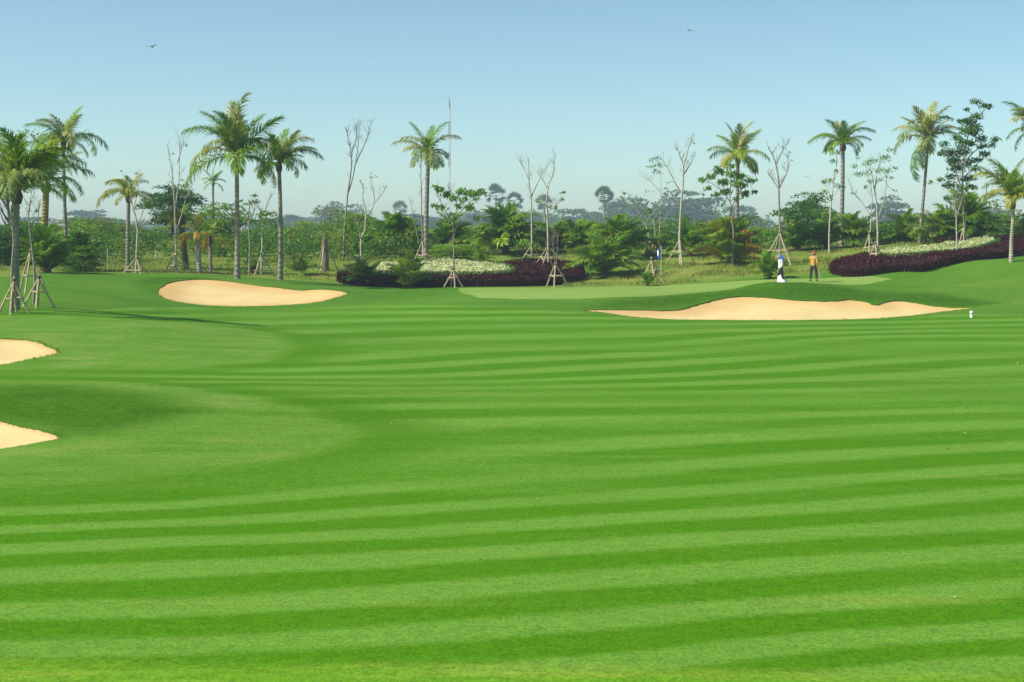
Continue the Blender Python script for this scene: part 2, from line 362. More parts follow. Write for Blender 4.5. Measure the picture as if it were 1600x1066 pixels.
# attributes: mowing phase and the zones of turf
stripe_pts = []
def st(k, **c):
    for x, y in c.items(): stripe_pts.append((float(x[1:].replace('m', '-')), y, k))
st(-4, x780=503, x1020=503, x1370=500); st(-3, x780=516, x1020=511.5, x1370=508)
st(-2, x780=537, x1020=532.5, x1370=516); st(-1, x780=553, x1020=546, x1370=522); st(0, x400=588, x640=581, x780=572, x1020=561, x1370=529.5)
st(1, x0=590, x640=595, x780=591, x1020=577.5, x1370=555, x1590=545); st(2, x400=598.5, x640=603, x780=601, x1020=597, x1370=577.5, x1590=564)
st(3, x400=613, x640=610.5, x780=610.5, x1020=607.5, x1370=600, x1590=589.5); st(4, x640=625.6, x780=624, x1020=621, x1370=616, x1590=612)
st(5, x780=642.5, x1020=641, x1370=635, x1590=628); st(6, x780=685, x1020=672, x1370=654.5, x1590=648)
st(7, x0=785, x240=779, x780=728, x1020=710, x1370=690, x1590=679); st(8, x0=815, x240=804, x780=772, x1020=756, x1370=728, x1590=716)
st(9, x0=844, x240=832, x780=806, x1020=790, x1370=767, x1590=752); st(10, x0=879, x240=868, x780=843, x1020=828, x1370=807, x1590=788)
st(11, x0=926, x240=922, x780=887, x1020=872, x1370=850, x1590=840); st(12, x0=986, x240=981, x780=945, x1020=928, x1370=905, x1590=885)
st(13, x0=1052, x240=1045, x780=1015, x1020=996, x1370=965, x1590=951); st(14, x780=1095, x1020=1065, x1370=1021, x1590=1008)
stripe_pts = np.array(stripe_pts)
def spar(px, py): return np.stack([px/700, np.log(np.maximum(py-330, 60))*3], 1)
SPq = spar(stripe_pts[:, 0], stripe_pts[:, 1]); SW = tps_fit(SPq, stripe_pts[:, 2], 0.03)
PX, PY = project(P3)
phase = tps_eval(SPq, SW, spar(np.clip(PX, -300, 1900), np.clip(PY, 455, 1150)))
Dv = OV[:, 1]; PXc = np.clip(PX, -600, 2200)
def ppoly(l): return np.array([((px-800)/F*D, D) for px, D in l])
def rpoly(l): return np.array([((px-800)/F*D, D) for px, D in [(px, ray_ground(px, py)) for px, py in l]])
def zone_line(l):
    l = np.array(l, float); return Dv - np.interp(PXc, l[:, 0], l[:, 1])
z_green = sdf_poly(OV, ppoly([(716, 94), (720, 86.5), (745, 82.3), (800, 81.7), (900, 81.9), (1000, 83.2), (1080, 85.3), (1160, 87.3), (1230, 88.6), (1290, 89), (1350, 89.4), (1395, 91), (1360, 92.6), (1300, 93), (1200, 93.2), (1100, 93.6), (900, 94.7)]))
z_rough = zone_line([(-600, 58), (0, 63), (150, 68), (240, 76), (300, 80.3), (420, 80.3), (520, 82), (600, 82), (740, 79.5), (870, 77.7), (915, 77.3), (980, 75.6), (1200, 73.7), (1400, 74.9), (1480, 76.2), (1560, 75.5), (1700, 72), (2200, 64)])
z_sweep = np.maximum(sdf_poly(OV, rpoly([(-300, 778), (0, 762), (150, 752), (250, 742), (370, 728), (470, 712), (530, 697), (548, 683), (530, 665), (495, 648), (400, 622), (250, 602), (0, 594), (-300, 596)])),
                     sdf_poly(OV, rpoly([(-300, 588), (0, 579), (250, 578), (400, 567), (445, 552), (455, 543), (435, 525), (350, 508), (200, 499), (0, 494), (-300, 500)])))
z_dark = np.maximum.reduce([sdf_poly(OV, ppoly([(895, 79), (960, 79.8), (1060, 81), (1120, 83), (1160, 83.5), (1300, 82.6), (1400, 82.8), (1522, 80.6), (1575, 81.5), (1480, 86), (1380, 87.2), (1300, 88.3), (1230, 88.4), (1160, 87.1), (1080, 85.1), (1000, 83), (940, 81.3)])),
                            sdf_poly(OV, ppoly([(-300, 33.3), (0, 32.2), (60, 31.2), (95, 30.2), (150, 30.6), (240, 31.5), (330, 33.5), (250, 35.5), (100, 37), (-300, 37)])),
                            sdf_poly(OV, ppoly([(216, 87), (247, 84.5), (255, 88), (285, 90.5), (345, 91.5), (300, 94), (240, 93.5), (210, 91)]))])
z_back = zone_line([(-600, 85), (0, 88), (60, 92), (110, 97), (240, 98), (330, 97.3), (540, 97.5), (600, 96), (720, 95), (900, 95.2), (1050, 94.3), (1150, 94.8), (1220, 94.5), (1290, 95.5), (1320, 97), (1500, 104), (1700, 108), (2200, 112)])
z_fringe = np.interp(PXc, [-600, 0, 800, 1600, 2200], [14.7, 14.65, 14.35, 14.2, 14.1]) - Dv
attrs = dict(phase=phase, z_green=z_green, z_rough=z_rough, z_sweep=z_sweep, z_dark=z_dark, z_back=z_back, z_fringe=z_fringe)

def turf_material():
    m, n, l, p = new_mat('turf')
    geo = n.new('ShaderNodeNewGeometry')
    def at(nm):
        x = n.new('ShaderNodeAttribute'); x.attribute_name = nm; return x.outputs['Fac']
    def noise(scale, detail=3.0, sc=(1, 1, 1), rough=0.5, off=0.0):
        mp = N(n, 'ShaderNodeMapping'); mp.inputs['Scale'].default_value = sc; mp.inputs['Location'].default_value = (off, off*.7, 0)
        l.new(geo.outputs['Position'], mp.inputs[0])
        x = N(n, 'ShaderNodeTexNoise', Scale=scale, Detail=detail, Roughness=rough); l.new(mp.outputs[0], x.inputs['Vector']); return x.outputs[0]
    big = noise(0.09, 3); med = noise(0.55, 4); patch = noise(0.22, 3, (0.35, 1, 1), off=13)
    streak = noise(1.1, 4, (0.22, 1, 1), 0.6, 5.0); fine = noise(22, 3, (1, 0.7, 1), 0.65); fine2 = noise(6.0, 4, (0.8, 1, 1), 0.6, 3.0); blade = noise(95, 2, (1, .45, 1), 0.7)
    # mowing stripes
    ph = math_n(n, l, 'MULTIPLY_ADD', med, 0.10, at('phase')); ph = math_n(n, l, 'MULTIPLY_ADD', patch, 0.30, ph); ph = math_n(n, l, 'SUBTRACT', ph, 0.20)
    cs = math_n(n, l, 'COSINE', math_n(n, l, 'MULTIPLY', ph, 2*math.pi))
    wn1 = n.new('ShaderNodeTexWhiteNoise'); wn1.noise_dimensions = '1D'; l.new(math_n(n, l, 'FLOOR', math_n(n, l, 'MULTIPLY', ph, 2.0)), wn1.inputs['W'])
    cs = math_n(n, l, 'MULTIPLY_ADD', math_n(n, l, 'SUBTRACT', wn1.outputs['Value'], 0.5), 0.45, cs)
    s = sstep(n, l, cs, -0.80, 0.58)                              # 1 on the dark passes
    amp = sstep(n, l, noise(0.11, 4, (0.55, 1, 1), off=31), 0.36, 0.62); amp = math_n(n, l, 'MULTIPLY_ADD', amp, 0.90, 0.24)
    s = math_n(n, l, 'SUBTRACT', s, 0.5); s = math_n(n, l, 'MULTIPLY', s, amp); s = math_n(n, l, 'ADD', s, 0.5)
    s = math_n(n, l, 'MULTIPLY_ADD', math_n(n, l, 'SUBTRACT', streak, 0.5), 1.25, s, clamp=True)
    light, dark = (0.108, 0.230, 0.027), (0.056, 0.168, 0.0038)
    col = mixc(n, l, s, light, dark)
    yel = sstep(n, l, noise(0.5, 4, (0.16, 1.0, 1), 0.6, 77), 0.60, 0.78)
    col = mixc(n, l, math_n(n, l, 'MULTIPLY', yel, 0.50), col, (0.22, 0.27, 0.05))
    def zone(col, nm, lo, hi, zc, amt=1.0, jag=0.5):
        d = math_n(n, l, 'MULTIPLY_ADD', math_n(n, l, 'SUBTRACT', fine2, 0.5), jag, at(nm)); f = sstep(n, l, d, lo, hi)
        if amt != 1.0: f = math_n(n, l, 'MULTIPLY', f, amt)
        return mixc(n, l, f, col, zc)
    ring = math_n(n, l, 'SUBTRACT', sstep(n, l, at('z_sweep'), -3.0, -0.9), sstep(n, l, at('z_sweep'), -0.6, 0.3))
    col = mixc(n, l, math_n(n, l, 'MULTIPLY', ring, 0.7), col, (0.054, 0.156, 0.0035))
    sw = ramp(n, l, math_n(n, l, 'MULTIPLY_ADD', streak, 0.6, math_n(n, l, 'MULTIPLY', med, 0.5)), [(0.36, (0.064, 0.168, 0.009)), (0.58, (0.100, 0.210, 0.025)), (0.78, (0.175, 0.235, 0.05))])
    col = zone(col, 'z_sweep', -0.5, 0.6, sw, 0.95)
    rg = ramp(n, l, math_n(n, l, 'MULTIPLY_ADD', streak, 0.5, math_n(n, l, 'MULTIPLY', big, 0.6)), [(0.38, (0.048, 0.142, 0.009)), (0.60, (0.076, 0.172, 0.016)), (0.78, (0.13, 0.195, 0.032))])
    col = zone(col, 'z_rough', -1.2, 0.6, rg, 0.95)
    gr = ramp(n, l, math_n(n, l, 'MULTIPLY_ADD', patch, 0.8, math_n(n, l, 'MULTIPLY', streak, 0.25)), [(0.35, (0.148, 0.256, 0.045)), (0.7, (0.20, 0.282, 0.066))])
    bk = ramp(n, l, math_n(n, l, 'MULTIPLY_ADD', med, 0.6, math_n(n, l, 'MULTIPLY', noise(0.3, 4, (0.5, 1, 1), 0.6, 9), 0.55)), [(0.40, (0.060, 0.150, 0.016)), (0.56, (0.125, 0.190, 0.026)), (0.68, (0.20, 0.205, 0.045)), (0.82, (0.27, 0.20, 0.085))])
    col = zone(col, 'z_back', -0.5, 0.7, bk)
    col = zone(col, 'z_green', -0.12, 0.12, gr, 1.0, 0.2)
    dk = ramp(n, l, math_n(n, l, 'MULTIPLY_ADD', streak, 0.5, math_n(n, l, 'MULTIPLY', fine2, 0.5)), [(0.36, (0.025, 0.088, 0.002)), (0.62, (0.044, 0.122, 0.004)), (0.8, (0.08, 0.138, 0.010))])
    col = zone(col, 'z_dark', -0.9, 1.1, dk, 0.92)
    fr = ramp(n, l, math_n(n, l, 'MULTIPLY_ADD', noise(2.2, 4, (0.12, 1, 1), 0.6, 41), 0.9, 0.05), [(0.40, (0.10, 0.24, 0.012)), (0.60, (0.19, 0.28, 0.030)), (0.72, (0.30, 0.31, 0.06))])
    col = zone(col, 'z_fringe', -0.18, 0.55, fr, 0.9, 0.3)
    # grain of the blades
    g = math_n(n, l, 'MULTIPLY_ADD', fine, 0.75, math_n(n, l, 'MULTIPLY', blade, 0.75)); g = math_n(n, l, 'SUBTRACT', g, 0.75)
    g = math_n(n, l, 'MULTIPLY_ADD', math_n(n, l, 'SUBTRACT', fine2, 0.5), 0.35, g)
    g = math_n(n, l, 'MULTIPLY_ADD', g, 1.8, 1.0)
    hs = n.new('ShaderNodeHueSaturation'); l.new(col, hs.inputs['Color']); l.new(g, hs.inputs['Value'])
    l.new(hs.outputs[0], p.inputs['Base Color'])
    p.inputs['Roughness'].default_value = 0.9; p.inputs['Specular IOR Level'].default_value = 0.02
    hgt = math_n(n, l, 'MULTIPLY_ADD', blade, 0.5, fine)
    b = N(n, 'ShaderNodeBump', Strength=0.35, Distance=0.02); l.new(hgt, b.inputs['Height']); l.new(b.outputs[0], p.inputs['Normal'])
    return m

def sand_material():
    m, n, l, p = new_mat('sand')
    geo = n.new('ShaderNodeNewGeometry')
    a1 = N(n, 'ShaderNodeTexNoise', Scale=0.35, Detail=4.0); a2 = N(n, 'ShaderNodeTexNoise', Scale=9.0, Detail=5.0, Roughness=0.7); a3 = N(n, 'ShaderNodeTexNoise', Scale=60.0, Detail=2.0)
    for x in (a1, a2, a3): l.new(geo.outputs['Position'], x.inputs['Vector'])
    at = n.new('ShaderNodeAttribute'); at.attribute_name = 'edge'
    e = sstep(n, l, math_n(n, l, 'MULTIPLY_ADD', a1.outputs[0], 2.0, at.outputs['Fac']), 0.8, 3.6)
    f = math_n(n, l, 'MULTIPLY_ADD', a1.outputs[0], 0.5, math_n(n, l, 'MULTIPLY', a2.outputs[0], 0.4))
    inner_tone = ramp(n, l, f, [(0.3, (0.55, 0.41, 0.185)), (0.6, (0.62, 0.485, 0.23))])
    rim_tone = ramp(n, l, f, [(0.3, (0.50, 0.31, 0.12)), (0.6, (0.58, 0.40, 0.17))])  # sand colour turns darker and more orange towards the bunker edge
    l.new(mixc(n, l, e, rim_tone, inner_tone), p.inputs['Base Color']); p.inputs['Roughness'].default_value = 0.95; p.inputs['Specular IOR Level'].default_value = 0.1
    wv = N(n, 'ShaderNodeTexWave', Scale=3.2, Distortion=3.0, Detail=2.0); wv.bands_direction = 'X'; l.new(geo.outputs['Position'], wv.inputs['Vector'])
    hh = math_n(n, l, 'MULTIPLY_ADD', a2.outputs[0], 1.2, math_n(n, l, 'MULTIPLY', wv.outputs['Fac'], 0.3)); hh = math_n(n, l, 'MULTIPLY_ADD', a3.outputs[0], 0.3, hh)
    b = N(n, 'ShaderNodeBump', Strength=0.45, Distance=0.05); l.new(hh, b.inputs['Height']); l.new(b.outputs[0], p.inputs['Normal'])
    return m

M['turf'] = turf_material(); M['sand'] = sand_material()

# ground with holes where the bunkers are and a turf lip down to the sand
used = OF[inb < 0]; LIP = 0.07
V = [P3]; Fk = [used]; nv = len(P3)
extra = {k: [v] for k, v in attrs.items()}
idx_of = {}
ground = None
skV, skF = [], []
for k, b in enumerate(bunkers):
    ed = {}
    for f in OF[inb == k]:
        for i in range(3):
            e = (f[i], f[(i+1) % 3]); ed[e] = True
    rim = [e for e in ed if (e[1], e[0]) not in ed]
    vs = sorted({v for e in rim for v in e}); mp = {v: nv+i for i, v in enumerate(vs)}
    low = P3[vs].copy(); low[:, 2] -= LIP+0.06; m = len(vs)
    V += [P3[vs], low]; nv += 2*m
    for kk, v in attrs.items(): extra[kk] += [v[vs], v[vs]]
    Fk.append(np.array([[mp[e[0]], mp[e[0]]+m, mp[e[1]]+m] for e in rim] + [[mp[e[0]], mp[e[1]]+m, mp[e[1]]] for e in rim]))
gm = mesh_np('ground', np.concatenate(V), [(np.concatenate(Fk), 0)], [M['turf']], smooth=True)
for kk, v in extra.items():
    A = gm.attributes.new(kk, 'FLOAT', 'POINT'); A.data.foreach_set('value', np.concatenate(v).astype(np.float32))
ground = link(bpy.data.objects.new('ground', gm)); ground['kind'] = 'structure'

bl = ['near sand bunker cut by the left edge of the picture, below the dark grass mound',
      'sand bunker at the left edge below the palm and its props, second nearest',
      'orange-pale kidney-shaped sand bunker left of the purple hedge, below the tall palms',
      'long pale sand bunker in front of the raised green and the two people']
for k, b in enumerate(bunkers):
    fs = OF[inb == k]; vs = np.unique(fs); mp = np.full(len(P3), -1); mp[vs] = np.arange(len(vs))
    q = P3[vs].copy(); d = np.maximum(sdf_poly(q[:, :2], b), 0); d[np.isin(vs, vs)] *= 1
    sc = (0.5, 0.8, 1.0, 1.0)[k]; t = np.clip(d/(1.5*sc), 0, 1); t = t*t*(3-2*t)
    nz = 0.03*np.sin(q[:, 0]*2.3+q[:, 1]*1.1)*np.sin(q[:, 1]*1.9-q[:, 0]*.7)
    lip = LIP*(0.35, .55, .8, .9)[k]*np.clip((q[:, 1]-b[:, 1].min())/(np.ptp(b[:, 1]))*1.6-0.2, 0.15, 1)
    q[:, 2] -= lip + 0.24*sc*t*(1-0.3*t) - nz*t
    sm = mesh_np('sand_bunker', q, [(mp[fs], 0)], [M['sand']], smooth=True)
    A = sm.attributes.new('edge', 'FLOAT', 'POINT'); A.data.foreach_set('value', (d*(12.0, 7.0, 0.9, 1.3)[k]).astype(np.float32))
    o = link(bpy.data.objects.new('sand_bunker', sm)); tag(o, bl[k], 'bunker', 'sand bunkers')

# longer grass: the bunker lips and the unmown bank behind the green
def blades(name, P, hgt, lean, m, wid=0.012, seed=1):
    r = np.random.default_rng(seed); n = len(P); h = hgt*r.uniform(.5, 1.25, (n, 1)); a = r.uniform(0, 2*np.pi, n)
    s = np.stack([np.cos(a), np.sin(a), 0*a], 1)*wid*r.uniform(.7, 1.6, (n, 1)); ln = r.normal(size=(n, 3))*lean; ln[:, 2] = 0
    tip = P + ln*h + np.array([0, 0, 1.])*h; midp = P + ln*h*.3 + np.array([0, 0, .6])*h
    Vb = np.stack([P-s-[0, 0, .02], P+s-[0, 0, .02], midp+s*.8, midp-s*.8, tip], 1).reshape(-1, 3); i = np.arange(n)[:, None]*5
    g = Geo(); g.add(Vb, np.concatenate([i+[0, 1, 2], i+[0, 2, 3], i+[3, 2, 4]])); return g.obj(name, [m])
lp = []; lph = []
for k, b in enumerate(bunkers):
    per = (8, 6, 5, 5)[k]; q = np.repeat(b, per, 0)+np.random.default_rng(k).normal(size=(len(b)*per, 2))*(.05, .06, .08, .08)[k]
    q = q[sdf_poly(q, b) < 0.05]; lp.append(np.column_stack([q, terrain(q)])); lph.append(np.full((len(q), 1), (.020, .035, .06, .06)[k]))
o = blades('lip_grass', np.concatenate(lp), np.concatenate(lph), .8, M['turf_blade'], .008, 3); tag(o, 'ragged longer grass fringing the bunker edges', 'grass', kind='stuff')
r = np.random.default_rng(8)
def scatter_px(n, px0, px1, d0, d1, clump=0.75):
    px = r.uniform(px0, px1, n*3); D = np.sqrt(r.uniform(d0*d0, d1*d1, n*3)); x = (px-800)/F*D
    f = np.sin(x*.9+1.3*np.sin(D*.7))+np.sin(D*1.1+x*.37)+.8*np.sin(x*2.3-D*.9); s = np.argsort(-f+r.normal(size=n*3)*clump)[:n]
    q = np.stack([x[s], D[s]], 1); return np.column_stack([q, terrain(q)])
bank = np.concatenate([scatter_px(9000, -60, 560, 99, 122, 2.5), scatter_px(18000, 540, 1660, 99, 126), scatter_px(6000, 880, 1330, 95.5, 108), scatter_px(5000, 1480, 1680, 106, 120)])
o = blades('bank_grass', bank, 0.17, .35, M['dry_grass'], .018, 4); tag(o, 'unmown yellow-green grass on the bank behind the green', 'grass', kind='stuff')
col_pts = np.concatenate([scatter_px(5000, 900, 1520, 80, 88, 2.0)])
dk = np.concatenate([sdf_poly(col_pts[:, :2], ppoly([(895, 79), (960, 79.8), (1060, 81), (1120, 83), (1160, 83.5), (1300, 82.6), (1400, 82.8), (1522, 80.6), (1575, 81.5), (1480, 86), (1380, 87.2), (1300, 88.3), (1230, 88.4), (1160, 87.1), (1080, 85.1), (1000, 83), (940, 81.3)]))])
dk2 = np.maximum.reduce([sdf_poly(col_pts[:, :2], b) for b in bunkers])
o = blades('mound_grass', col_pts[(dk > .1) & (dk2 < -.05)], 0.06, .5, M['turf_blade'], .012, 6); tag(o, 'thick dark grass on the mound behind the long bunker', 'grass', kind='stuff')

# ------------------------------------------------------------------ palm fronds (shared leaf meshes)
def frond_mesh(name, a0, a1, nl, llen, wid, mats, seed, hang=1.0, gap=0.0, twist=0.0):
    r = np.random.default_rng(seed); n = 15; t = np.linspace(0, 1, n); th = math.radians(a0)-math.radians(a0+a1)*t**1.15
    dx = np.cos(th); dz = np.sin(th); P = np.zeros((n, 3)); P[1:, 0] = np.cumsum((dx[1:]+dx[:-1])/2); P[1:, 2] = np.cumsum((dz[1:]+dz[:-1])/2)
    L = np.hypot(P[-1, 0], P[-1, 2]); al = math.atan2(P[-1, 2], P[-1, 0]); P /= L
    ca, sa = math.cos(-al), math.sin(-al); P = np.stack([P[:, 0]*ca-P[:, 2]*sa, P[:, 1], P[:, 0]*sa+P[:, 2]*ca], 1)
    P[:, 1] += 0.05*r.normal()*t**2
    g = Geo(); tube(g, P, np.linspace(0.013, 0.003, n), 4, 1, False)
    T = unit(np.gradient(P, axis=0)); S = np.array([0, 1., 0])
    for side in (-1, 1):
        tt = np.sort(np.clip(np.linspace(0.10, 0.99, nl)+r.uniform(-.006, .006, nl), .08, 1)); 
        if gap: tt = tt[r.uniform(size=len(tt)) > gap]
        k = len(tt)
        p = np.stack([np.interp(tt, t, P[:, i]) for i in range(3)], 1); tg = np.stack([np.interp(tt, t, T[:, i]) for i in range(3)], 1)
        nr = np.cross(tg, np.broadcast_to(S, tg.shape)); nr = unit(nr); nr *= np.sign(nr[:, 2:3]+1e-6)
        ln = llen*(0.30+0.70*np.sin(np.pi*np.clip(0.10+0.86*tt, 0, 1))**0.8)*r.uniform(.8, 1.1, k)
        phi = np.radians(28+38*tt)+r.normal(size=k)*.09
        d0 = side*S*np.cos(phi)[:, None]+tg*np.sin(phi)[:, None]+nr*(0.30+0.16*r.normal(size=k))[:, None]; d0 = unit(d0)
        dr = hang*r.uniform(.6, 1.3, k)[:, None]
        d1 = unit(d0-nr*0.75*dr); d2 = unit(d0-nr*1.9*dr)
        w = np.cross(d0, nr); w = unit(w)*wid*r.uniform(.75, 1.2, k)[:, None]
        q0 = p; q1 = p+d0*ln[:, None]*.35; q2 = q1+d1*ln[:, None]*.35; q3 = q2+d2*ln[:, None]*.30
        Vv = np.stack([q0-w*.5, q0+w*.5, q1+w, q1-w, q2+w*.8, q2-w*.8, q3], 1).reshape(-1, 3); i = np.arange(k)[:, None]*7
        g.add(Vv, np.concatenate([i+[0, 1, 2], i+[0, 2, 3], i+[3, 2, 4], i+[3, 4, 5], i+[5, 4, 6]]), 0)
    return g.mesh(name, mats)

FR = {}
for key, mat in (('green', 'frond'), ('grey', 'frond_grey'), ('yellow', 'frond_yellow'), ('dark', 'frond_dark'), ('orange', 'frond_orange')):
    FR[key] = {'arch': [frond_mesh('frond', a0, a1, 54, .36, .0110, [M[mat], M['rachis']], s, hang=h, gap=.12) for s, (a0, a1, h) in enumerate([(38, 62, 1.1), (30, 50, .9), (46, 70, 1.25)])],
               'erect': [frond_mesh('frond', a0, a1, 54, .33, .0110, [M[mat], M['rachis']], s+9, hang=h, gap=.12) for s, (a0, a1, h) in enumerate([(14, 22, .6), (20, 34, .8)])],
               'shrub': [frond_mesh('frond', a0, a1, 34, .36, .017, [M[mat], M['rachis']], s+20, hang=h) for s, (a0, a1, h) in enumerate([(24, 50, .5), (18, 36, .4), (30, 62, .6)])]}

def place_frond(parent, root, v, me, roll=0.0, name='frond'):
    L = v.length; X = v.normalized(); up = Vector((0, 0, 1)); Zv = up-X*up.dot(X)
    if Zv.length < 0.08: Zv = Vector((0.3, -1, 0))-X*Vector((0.3, -1, 0)).dot(X)
    Zv.normalize(); Yv = Zv.cross(X)
    R = Matrix((X, Yv, Zv)).transposed().to_4x4()
    o = bpy.data.objects.new(name, me); link(o, parent)
    o.matrix_basis = Matrix.Translation(root) @ R @ Matrix.Rotation(roll, 4, 'X') @ Matrix.Scale(L, 4)
    return o

def palm(label, base, D, crown, tips, r0, r1, trunk='palm_trunk', mix=('green',), fill=8, Lpx=None, seed=0, bow=0.0, zoff=0.0):
    """base px, crown (px,py), tips offsets in pixels of the photograph"""
    q = random.Random(seed*7+3); k = D/F
    B = gp(base, D); t = thing('coconut_palm', label, 'palm', B, 'coconut palms')
    top = W(crown[0], crown[1], D)-B
    pth = catmull([Vector((0, 0, -0.15)), top*0.33+Vector((bow, q.uniform(-.1, .1), 0)), top*0.68+Vector((bow*.8, q.uniform(-.1, .1), 0)), top], 8)
    n = len(pth); s = np.linspace(0, 1, n); rad = r1+(r0-r1)*np.exp(-s*7)+(0.25*r0*(1-s)*.5)
    P2 = []; R2 = []
    for i in range(n-1):
        for f in (0, .45, .55, .95): P2.append(pth[i]*(1-f)+pth[i+1]*f); R2.append((rad[i]*(1-f)+rad[i+1]*f)*(1.0 if f in (0, .45) else 0.93))
    g = Geo(); tube(g, P2, np.array(R2)*(.78 if D > 70 else .70), 10, 0, True); g.obj('trunk', [M[trunk]], t, smooth=False)
    g = Geo(); hub = [top+Vector((0, 0, z)) for z in (-.35, -.1, .15, .5)]; tube(g, hub, [r1*1.0, r1*1.35, r1*1.1, r1*.3], 8); g.obj('crown_base', [M['bark_dark'] if q.random() < .6 else M['rachis']], t, True)
    Lm = Lpx or max(math.hypot(*p) for p in tips)
    sgn = 1
    def put(dx, dy, dep, col):
        v = Vector((dx*k, dep*k, -dy*k)); el = v.z/(v.length+1e-6)
        me = q.choice(FR[col]['erect' if el > 0.62 else 'arch'])
        place_frond(t, top+Vector((0, 0, 0.1)), v, me, q.uniform(-.35, .35))
    for i, (dx, dy) in enumerate(tips):
        l = math.hypot(dx, dy); dep = math.sqrt(max(0, (Lm*0.98)**2-l*l))*q.uniform(.35, .8)*sgn; sgn = -sgn
        col = mix[i % len(mix)]
        put(dx, dy, dep, col)
    for i in range(fill):
        a = (i+q.random()*.6)/max(fill, 1)*2*math.pi; e = q.choice((-.35, -.05, .25, .55, .8)); c = math.sqrt(1-e*e)
        put(math.cos(a)*c*Lm*.55, -e*Lm*.8, math.sin(a)*c*Lm*.95, q.choice(mix[:2]))
    return t

palm('big dark palm at the left edge, nearest of all, props at its foot', 24, 65, (26, 306), [(112, -33), (90, -66), (42, -92), (0, -95), (-50, -80), (-90, -40), (-95, 10), (-70, 55), (60, -12), (22, -88), (-25, -92), (72, -80), (100, -48)], .30, .20, mix=('grey', 'green', 'dark', 'dark', 'green'), fill=9, Lpx=118, seed=1)
palm('stocky palm with yellow-brown trunk just behind the nearest left palm', 66, 99, (72, 292), [(-50, -60), (-20, -76), (44, -52), (58, -26), (-60, -20), (20, -72), (45, 12), (-40, 20)], .36, .28, 'palm_trunk_ochre', mix=('dark', 'green', 'yellow'), fill=6, seed=2)
palm('tall slender palm standing behind the left group, fronds blown to the left', 107, 104, (99, 226), [(19, -56), (36, -41), (68, 6), (56, 17), (-28, -46), (-52, -27), (-50, -2), (-30, -32), (10, -45), (-38, 14)], .22, .15, mix=('green', 'grey', 'dark'), fill=5, seed=3, bow=-.1)
palm('short yellow-green palm beside a forked sapling, right of the left dark shrubs', 200, 98, (201, 308), [(-39, -20), (-49, 16), (26, -22), (39, 22), (35, 4), (5, -28), (-26, -25), (-15, 14), (-44, 2)], .21, .16, mix=('yellow', 'yellow', 'green'), fill=4, seed=4)
palm('tallest full-crowned palm above the kidney-shaped bunker', 371, 93, (370, 248), [(-57, -70), (-75, -38), (-76, 20), (-74, 46), (-15, -86), (16, -95), (33, -66), (72, -58), (56, 42), (60, 10), (-40, -50), (20, -50), (47, -28), (-22, -66), (-60, -8)], .24, .165, mix=('green', 'dark', 'yellow', 'green', 'grey', 'grey'), fill=8, seed=5)
palm('tall palm with greyish fronds immediately right of the tallest palm', 438, 96, (436, 260), [(66, -12), (45, 6), (50, -40), (34, -50), (6, -55), (-16, -50), (-40, -30), (-35, 10), (-30, 26), (57, -24), (20, -40)], .22, .16, mix=('dark', 'green', 'grey', 'grey'), fill=7, seed=6, bow=.06)
palm('small hazy palm far behind, left of the tallest palm trunk', 333, 200, (333, 287), [(-18, -6), (-14, -20), (2, -24), (15, -18), (18, -2), (-12, 10), (14, 12)], .24, .18, mix=('dark', 'green'), fill=4, seed=7)
palm('dwarf palm with orange lower fronds and pale stubby trunk', 312, 101, (308, 369), [(-27, 17), (20, -20), (-25, -13), (33, -5), (0, -30), (-10, -26), (-30, 6)], .26, .22, 'palm_trunk_pale', mix=('orange', 'dark', 'yellow', 'green'), fill=3, seed=8)
palm('dwarf palm with golden drooping fronds beside the tallest palm trunk', 330, 103, (328, 376), [(-12, 18), (36, 18), (30, -2), (-20, -7), (5, -25), (20, -16), (-14, 12)], .16, .13, mix=('orange', 'yellow', 'green'), fill=3, seed=9)
palm('low dark palm with one long yellow frond reaching left', 291, 106, (283, 348), [(-41, 4), (-20, -18), (25, -15), (38, 2), (10, -28), (-30, -10), (30, 16)], .30, .24, 'bark_dark', mix=('yellow', 'dark', 'dark'), fill=5, seed=10)
palm('lone palm with leaning pale trunk above the cream hedge', 666, 107, (669, 246), [(-54, -20), (-26, -50), (27, -52), (49, -28), (5, -46), (-36, -8), (30, -2), (-20, 0), (-42, -28)], .26, .19, mix=('grey', 'green', 'green', 'grey', 'dark'), fill=7, seed=11, bow=-.05)
palm('palm with drooping lower fronds behind the umbrella-shaped leafy sapling', 1150, 113, (1153, 249), [(-43, -14), (-28, 14), (-16, -53), (20, -55), (34, -43), (46, 3), (34, 20), (18, 22), (-30, -36), (2, -50), (-40, -2)], .24, .17, mix=('green', 'yellow', 'green', 'grey'), fill=7, seed=12)
palm('palm with bulging pale trunk behind the round dark tree', 1315, 119, (1317, 229), [(-52, -5), (-26, -38), (-6, -38), (29, -36), (49, -22), (40, -8), (-35, -16), (15, -30), (-20, 8), (20, 10)], .24, .20, mix=('green', 'dark', 'grey'), fill=6, seed=13)
palm('leaning thin-trunked palm left of the tallest leafy tree on the right', 1437, 116, (1450, 220), [(-45, -18), (-51, 0), (-48, 19), (-19, 62), (-1, 44), (-24, -48), (12, -58), (28, -49), (42, -33), (45, 0), (-5, -45), (35, -15), (-35, -35)], .20, .14, mix=('grey', 'grey', 'yellow', 'dark', 'green'), fill=7, seed=14)
palm('palm crown cut off by the right edge of the picture', 1636, 104, (1618, 206), [(-46, -44), (-46, -14), (-24, 28), (30, -40), (40, 0), (-10, -50), (-34, 10), (-44, -30)], .24, .17, mix=('dark', 'grey', 'green'), fill=6, seed=15)
